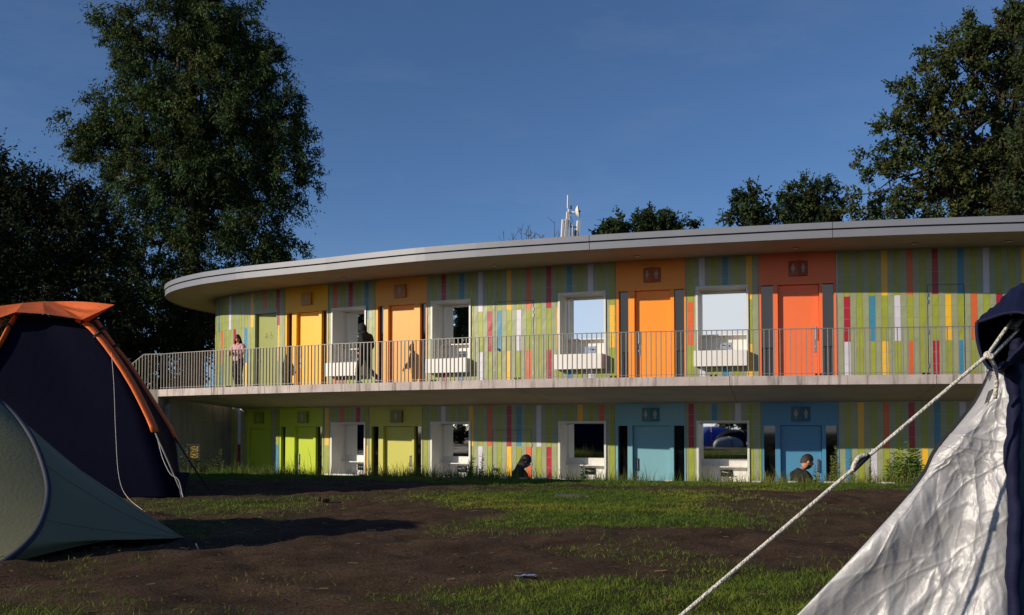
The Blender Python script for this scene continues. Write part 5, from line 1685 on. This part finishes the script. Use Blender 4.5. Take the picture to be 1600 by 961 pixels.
def person(label, loc, face, J, skin='skin', shirt='cloth_black', trousers='cloth_black', hair='hair_dark', head_dir=(0, 1, 0), style='short', beard=False, glasses=False, stripes=False, scale=1.0):
    """J: joints in body space (x right, y forward, z up); face: heading of +y, degrees from world +y, counter-clockwise"""
    t = thing('person', label, 'person', loc)
    rot = Matrix.Rotation(R(face), 4, 'Z')
    def W_(v): return Vector(loc) + rot @ (Vector(v) * scale)
    def chain(names): return [Vector(J[n]) for n in names]
    jn = ['pelvis', 'waist', 'chest', 'neckb', 'neck', 'shL', 'elL', 'wrL', 'shR', 'elR', 'wrR', 'hipL', 'knL', 'anL', 'toL', 'hipR', 'knR', 'anR', 'toR']
    rad = dict(pelvis=0.125, waist=0.115, chest=0.14, neckb=0.065, neck=0.055, shL=0.062, elL=0.043, wrL=0.029, shR=0.062, elR=0.043, wrR=0.029,
               hipL=0.092, knL=0.058, anL=0.038, toL=0.034, hipR=0.092, knR=0.058, anR=0.038, toR=0.034)
    ed = [('pelvis', 'waist'), ('waist', 'chest'), ('chest', 'neckb'), ('neckb', 'neck'), ('chest', 'shL'), ('shL', 'elL'), ('elL', 'wrL'), ('chest', 'shR'), ('shR', 'elR'), ('elR', 'wrR'),
          ('pelvis', 'hipL'), ('hipL', 'knL'), ('knL', 'anL'), ('anL', 'toL'), ('pelvis', 'hipR'), ('hipR', 'knR'), ('knR', 'anR'), ('anR', 'toR')]
    ix = {n: i for i, n in enumerate(jn)}
    mbB = MB()
    V, Fs = skin_mesh([J[n] for n in jn], [(ix[a], ix[b]) for a, b in ed], [rad[n] for n in jn])
    BV, BF = V, Fs
    mbB.mesh([W_(v) for v in V], Fs, skin)
    # hands: palm and five separate curled fingers
    for sd_ in ('L', 'R'):
        wr = Vector(J['wr' + sd_]); el = Vector(J['el' + sd_]); d = (wr - el).normalized()
        sidev = d.cross(Vector((0, 0, 1))); sidev = sidev.normalized() if sidev.length > 0.05 else Vector((1, 0, 0))
        nrm = sidev.cross(d).normalized()
        hv = [wr, wr + d * 0.045, wr + d * 0.085]; he = [(0, 1), (1, 2)]; hr = [0.026, (0.036, 0.018), (0.036, 0.016)]
        for q, (off, ln) in enumerate(((-0.03, 0.060), (-0.01, 0.072), (0.01, 0.068), (0.03, 0.052))):
            b0 = wr + d * 0.09 + sidev * off; i0 = len(hv)
            hv += [b0, b0 + d * ln * 0.5 - nrm * 0.010, b0 + d * ln * 0.85 - nrm * 0.032]
            he += [(2, i0), (i0, i0 + 1), (i0 + 1, i0 + 2)]; hr += [0.0095, 0.009, 0.007]
        i0 = len(hv); s2 = -1 if sd_ == 'L' else 1
        hv += [wr + d * 0.04 + sidev * 0.042 * s2, wr + d * 0.075 + sidev * 0.055 * s2 - nrm * 0.015]; he += [(1, i0), (i0, i0 + 1)]; hr += [0.012, 0.009]
        V, Fs = skin_mesh(hv, he, hr, 0, 1); mbB.mesh([W_(v) for v in V], Fs, skin)
    # head
    hd_ = Vector(head_dir).normalized(); hr_ = hd_.cross(Vector((0, 0, 1))).normalized(); hu = hr_.cross(hd_).normalized()
    hc = Vector(J['neck']) + hu * 0.105 + hd_ * 0.02
    def HP(x, y, z): return W_(hc + hr_ * x + hd_ * y + hu * z)
    rows = []
    for i in range(25):
        th = math.pi * i / 24; row = []
        for k in range(33):
            ph = 2 * math.pi * k / 32
            x = math.sin(th) * math.cos(ph); y = math.sin(th) * math.sin(ph); z = math.cos(th)
            X = 0.076 * x * (1 - 0.22 * max(0, -z) ** 1.5); Y = 0.097 * y; Z = 0.118 * z
            if y > 0:
                Y *= 1 - 0.10 * max(0, -z); Y -= 0.010 * math.exp(-((abs(x) - 0.42) / 0.16) ** 2 - ((z - 0.06) / 0.13) ** 2)         # eye sockets
                Y += 0.024 * math.exp(-(x / 0.13) ** 2 - ((z + 0.2) / 0.14) ** 2)                                               # nose
                Y += 0.008 * math.exp(-(x / 0.3) ** 2 - ((z + 0.52) / 0.07) ** 2) + 0.012 * math.exp(-(x / 0.3) ** 2 - ((z + 0.8) / 0.15) ** 2)
            else: Y *= 1.0 - 0.25 * max(0, -z)
            row.append(HP(X, Y, Z))
        rows.append(row)
    mbB.grid(rows, skin)
    for s2 in (-1, 1): mbB.ball(HP(s2 * 0.078, -0.005, -0.005), 0.024 * scale, skin, 8, 6)
    body = mbB.build('body', t, smooth=True)
    for s2 in (-1, 1):
        mb = MB(); mb.ball(HP(s2 * 0.032, 0.083, 0.008), 0.011 * scale, 'eye_dark', 8, 6); mb.build('eye', t)
    mb = MB(); mb.tube([HP(-0.024, 0.087, -0.058), HP(0, 0.094, -0.06), HP(0.024, 0.087, -0.058)], 0.004, 'cloth_red', 5); mb.build('mouth', t)
    # clothes: shells lifted off the body, cut at collar, cuffs, hem and ankles
    nb = len(jn); bones = [(a, b, Vector(J[a]), Vector(J[b])) for a, b in ed]
    def where(v):
        best = None
        for a, b, pa, pb in bones:
            d = pb - pa; t_ = max(0.0, min(1.0, (v - pa).dot(d) / d.length_squared)); dist = (v - pa - d * t_).length - 0.35 * (rad[a] * (1 - t_) + rad[b] * t_)
            if best is None or dist < best[0]: best = (dist, a, b, t_)
        return best
    nrm_ = [Vector((0, 0, 0)) for _ in BV]
    for f in BF:
        n_ = (BV[f[1]] - BV[f[0]]).cross(BV[f[2]] - BV[f[0]])
        for q in f: nrm_[q] += n_
    info = [where(v) for v in BV]
    def shell(test, off, m, name, fold, clip=None):
        ok = [test(*inf[1:]) for inf in info]
        mp = {}; vs = []; fs = []
        for f in BF:
            if all(ok[q] for q in f):
                for q in f:
                    if q not in mp:
                        mp[q] = len(vs); v = BV[q]
                        n_ = nrm_[q].normalized()
                        vs.append(W_(v + n_ * (off + fold * math.sin(v.z * 37 + v.x * 23) * math.sin(v.y * 31 + v.z * 11))))
                fs.append(tuple(mp[q] for q in f))
        mb = MB(); mb.mesh(vs, fs, m); o = mb.build(name, t, smooth=True)
        if clip is not None:
            import bmesh
            b = bmesh.new(); b.from_mesh(o.data); bmesh.ops.bisect_plane(b, geom=b.verts[:] + b.edges[:] + b.faces[:], plane_co=W_(clip) - world_loc(t), plane_no=(0, 0, 1), clear_inner=True)
            b.to_mesh(o.data); b.free()
        return o
    up = {('pelvis', 'waist'), ('waist', 'chest'), ('chest', 'shL'), ('chest', 'shR'), ('shL', 'elL'), ('shR', 'elR')}
    def is_top(a, b, u):
        if (a, b) in up: return True
        if a == 'chest' and b == 'neckb': return u < 1.1
        if a == 'neckb': return style == 'hood' or (shirt != 'cloth_pink' and u < 0.35)
        if b in ('wrL', 'wrR'): return u < 0.9
        if a == 'pelvis' and b in ('hipL', 'hipR'): return style == 'hood' or u < 0.8
        return False
    def is_leg(a, b, u):
        if (a, b) == ('pelvis', 'waist'): return u < 0.7
        if a == 'pelvis' or b in ('knL', 'knR'): return True
        return b in ('anL', 'anR') and u < 0.93
    bulk = 0.045 if style == 'hood' else 0.026
    shell(is_top, bulk, shirt, 'jacket' if shirt != 'cloth_pink' else 'shirt', 0.006, (0, 0, J['pelvis'][2] - 0.02) if shirt == 'cloth_pink' else None)
    tro = shell(is_leg, 0.016, trousers, 'trousers', 0.005)
    if stripes:
        mb = MB()
        for sd_ in ('L', 'R'):
            k = Vector(J['kn' + sd_]); a = Vector(J['an' + sd_]); h = Vector(J['hip' + sd_]); o = Vector((-0.078 if sd_ == 'L' else 0.078, 0, 0))
            mb.tube([W_(h.lerp(k, 0.75) + o * 1.08), W_(k + o), W_(k.lerp(a, 0.9) + o * 0.8)], 0.02, 'white_stripe', 6)
        mb.build('stripe', tro)
    for sd_ in ('L', 'R'):
        a = Vector(J['an' + sd_]); to = Vector(J['to' + sd_]); f_ = (to - a); f_.z = 0; f_ = f_.normalized() if f_.length > 0.02 else Vector((0, 1, 0))
        V, Fs = skin_mesh([a - f_ * 0.03 + Vector((0, 0, -0.03)), a + f_ * 0.06 + Vector((0, 0, -0.045)), a + f_ * 0.17 + Vector((0, 0, -0.055))], [(0, 1), (1, 2)], [0.046, 0.045, 0.034], 0, 1)
        mb = MB(); mb.mesh([W_(v) for v in V], Fs, 'shoe'); mb.build('shoe', t, smooth=True)
    # hair
    mb = MB(); rows = []
    zc = {'short': -0.1, 'bun': -0.25, 'long': -0.4, 'hood': -1.0}[style]
    k_ = {'short': 1.06, 'bun': 1.1, 'long': 1.14, 'hood': 1.3}[style]
    for i in range(19):
        row = []
        for k in range(33):
            ph = 2 * math.pi * k / 32
            front = max(0.0, math.sin(ph))
            lim = math.acos(max(-0.98, min(0.95, zc - (0.4 if style == 'short' else 0) * max(0.0, -math.sin(ph)) + (0.72 if style != 'hood' else 0.9) * front ** 1.3)))
            th = lim * i / 18
            x = math.sin(th) * math.cos(ph); y = math.sin(th) * math.sin(ph); z = math.cos(th)
            j = 1 + 0.02 * math.sin(ph * 11 + i)
            row.append(HP(0.078 * x * k_ * j, 0.100 * y * k_ * j - 0.003 - (0.01 if style == 'hood' else 0), 0.122 * z * k_ + (0.006 if style == 'short' else 0)))
        rows.append(row)
    mb.grid(rows, 'cloth_black' if style == 'hood' else hair)
    if style == 'bun': mb.ball(HP(0, -0.10, 0.07), 0.05 * scale, hair, 10, 8)
    if style == 'long':
        rng3 = random.Random(4)
        for k in range(46):
            a = math.pi + (k / 45) * math.pi; x = 0.082 * math.cos(a); y = 0.10 * math.sin(a)
            hl = 0.55 if shirt == 'cloth_pink' else 1.0
            e = (x * rng3.uniform(1.1, 1.7), y * 0.9 - rng3.uniform(0.0, 0.05), -rng3.uniform(0.34, 0.46) * hl)
            mb.tube([HP(x * 0.9, y * 0.9, 0.03), HP(x * 1.15, y * 1.1, -0.10 * hl), HP(x * 1.3, y * 1.15 - 0.01, -0.24 * hl), HP(*e)], [0.02, 0.022, 0.02, 0.006], hair, 6)
    mb.build('hood' if style == 'hood' else 'hair', t, smooth=True)
    if beard:
        mb = MB(); rows = []
        for i in range(9):
            z = -0.035 - 0.10 * i / 8; row = []
            for k in range(17):
                ph = math.pi * (0.02 + 0.96 * k / 16)
                zz_ = max(-0.99, z / 0.118); rr = math.sqrt(max(0.02, 1 - zz_ * zz_))
                row.append(HP(0.083 * rr * math.cos(ph) * (1 - 0.12 * max(0, -zz_)), 0.106 * rr * math.sin(ph) * (1 - 0.05 * max(0, -zz_)) + 0.004, z - 0.01 * math.sin(ph)))
            rows.append(row)
        mb.grid(rows, hair); mb.build('beard', t, smooth=True)
    if glasses:
        mb = MB()
        for s2 in (-1, 1):
            pts = [HP(s2 * 0.034 + 0.025 * math.cos(a), 0.102 - 0.012 * abs(math.cos(a)) * (s2 * math.cos(a) > 0), 0.008 + 0.019 * math.sin(a)) for a in np.linspace(0, 2 * math.pi, 15)]
            mb.tube(pts, 0.0035, 'glasses', 5, cap=False); mb.tube([HP(s2 * 0.06, 0.092, 0.012), HP(s2 * 0.08, 0.0, 0.012)], 0.003, 'glasses', 5)
        mb.build('glasses', t)
    return t, W_


def standing(**kw):
    J = dict(pelvis=(0, 0, 0.95), waist=(0, 0.01, 1.1), chest=(0, 0, 1.30), neckb=(0, -0.01, 1.45), neck=(0, 0.01, 1.53), shL=(-0.19, -0.01, 1.40), elL=(-0.25, -0.04, 1.12), wrL=(-0.26, 0.05, 0.88),
             shR=(0.19, -0.01, 1.40), elR=(0.25, -0.04, 1.12), wrR=(0.26, 0.05, 0.88), hipL=(-0.09, 0, 0.88), knL=(-0.1, 0.03, 0.49), anL=(-0.1, -0.02, 0.09), toL=(-0.12, 0.16, 0.035),
             hipR=(0.09, 0, 0.88), knR=(0.1, 0.03, 0.49), anR=(0.1, -0.02, 0.09), toR=(0.12, 0.16, 0.035))
    J.update(kw); return J


# left on the balcony: arms folded in front of the chest, head turned down to one side
pA = P(S(372, 1.3, 600), 1.3, FLOOR_U)
person('person in a pink top holding folded arms on the balcony', pA, 155, standing(elL=(-0.27, 0.10, 1.15), wrL=(-0.02, 0.24, 1.24), elR=(0.27, 0.10, 1.14), wrR=(0.03, 0.27, 1.17)),
       'skin_fair', 'cloth_pink', 'cloth_denim', 'hair_brown', (-0.35, 0.9, -0.25), 'long', scale=1.0)
pB = P(S(571, 1.15, 600), 1.15, FLOOR_U)
person('person in a black hooded jacket walking along the balcony past the apricot door', pB, 62,
       standing(pelvis=(0, 0, 0.94), hipL=(-0.09, 0, 0.87), knL=(-0.1, 0.2, 0.50), anL=(-0.1, 0.18, 0.10), toL=(-0.1, 0.36, 0.06), hipR=(0.09, 0, 0.87), knR=(0.1, -0.06, 0.47), anR=(0.1, -0.42, 0.17), toR=(0.1, -0.28, 0.05),
                chest=(0, 0.04, 1.3), neckb=(0, 0.05, 1.45), neck=(0, 0.09, 1.52), elL=(-0.26, -0.12, 1.14), wrL=(-0.25, 0.02, 0.92), elR=(0.26, 0.0, 1.12), wrR=(0.24, 0.2, 1.0)),
       'skin', 'cloth_black', 'cloth_black', 'hair_dark', (0.1, 0.9, -0.25), 'hood', stripes=True, scale=1.06)
# sitting on the terrace step, facing right
SIT = dict(pelvis=(0, 0, 0.10), waist=(0, 0.03, 0.26), chest=(0, 0.06, 0.46), neckb=(0, 0.09, 0.59), neck=(0, 0.13, 0.66), shL=(-0.19, 0.06, 0.55), elL=(-0.24, 0.18, 0.30), wrL=(-0.08, 0.38, 0.30),
           shR=(0.19, 0.06, 0.55), elR=(0.24, 0.18, 0.30), wrR=(0.08, 0.38, 0.30), hipL=(-0.09, 0.04, 0.10), knL=(-0.2, 0.42, 0.28), anL=(-0.1, 0.66, 0.08), toL=(-0.1, 0.8, 0.04),
           hipR=(0.09, 0.04, 0.10), knR=(0.2, 0.42, 0.28), anR=(0.1, 0.66, 0.08), toR=(0.1, 0.8, 0.04))
def on_step(px, D): a = at(px, 720, D); return Vector((a.x, a.y, -0.45))
t, W_ = person('bearded person with glasses in a black jacket seated in front of the blue door', on_step(1244, 17.15), -78, SIT, 'skin_fair', 'cloth_black', 'cloth_black', 'hair_brown', (0.1, 0.85, -0.36), 'short', True, True, scale=1.05)
mat('phone', '#101216', 0.2, 0.05, 3)
mb = MB(); c = W_((0, 0.50, 0.30)); mb.obox(c, (0.3, 1, 0.2), (1, -0.3, 0), (0, -0.2, 1), (0.04, 0.075, 0.005), 'phone')
tag(mb.build('phone'), 'dark phone in the hands of the bearded seated person', 'phone')
person('person with long dark hair seated before the orange and yellow stripes', on_step(806, 18.5), -72, SIT, 'skin', 'cloth_maroon', 'cloth_denim', 'hair_dark', (0.15, 0.9, -0.38), 'long')
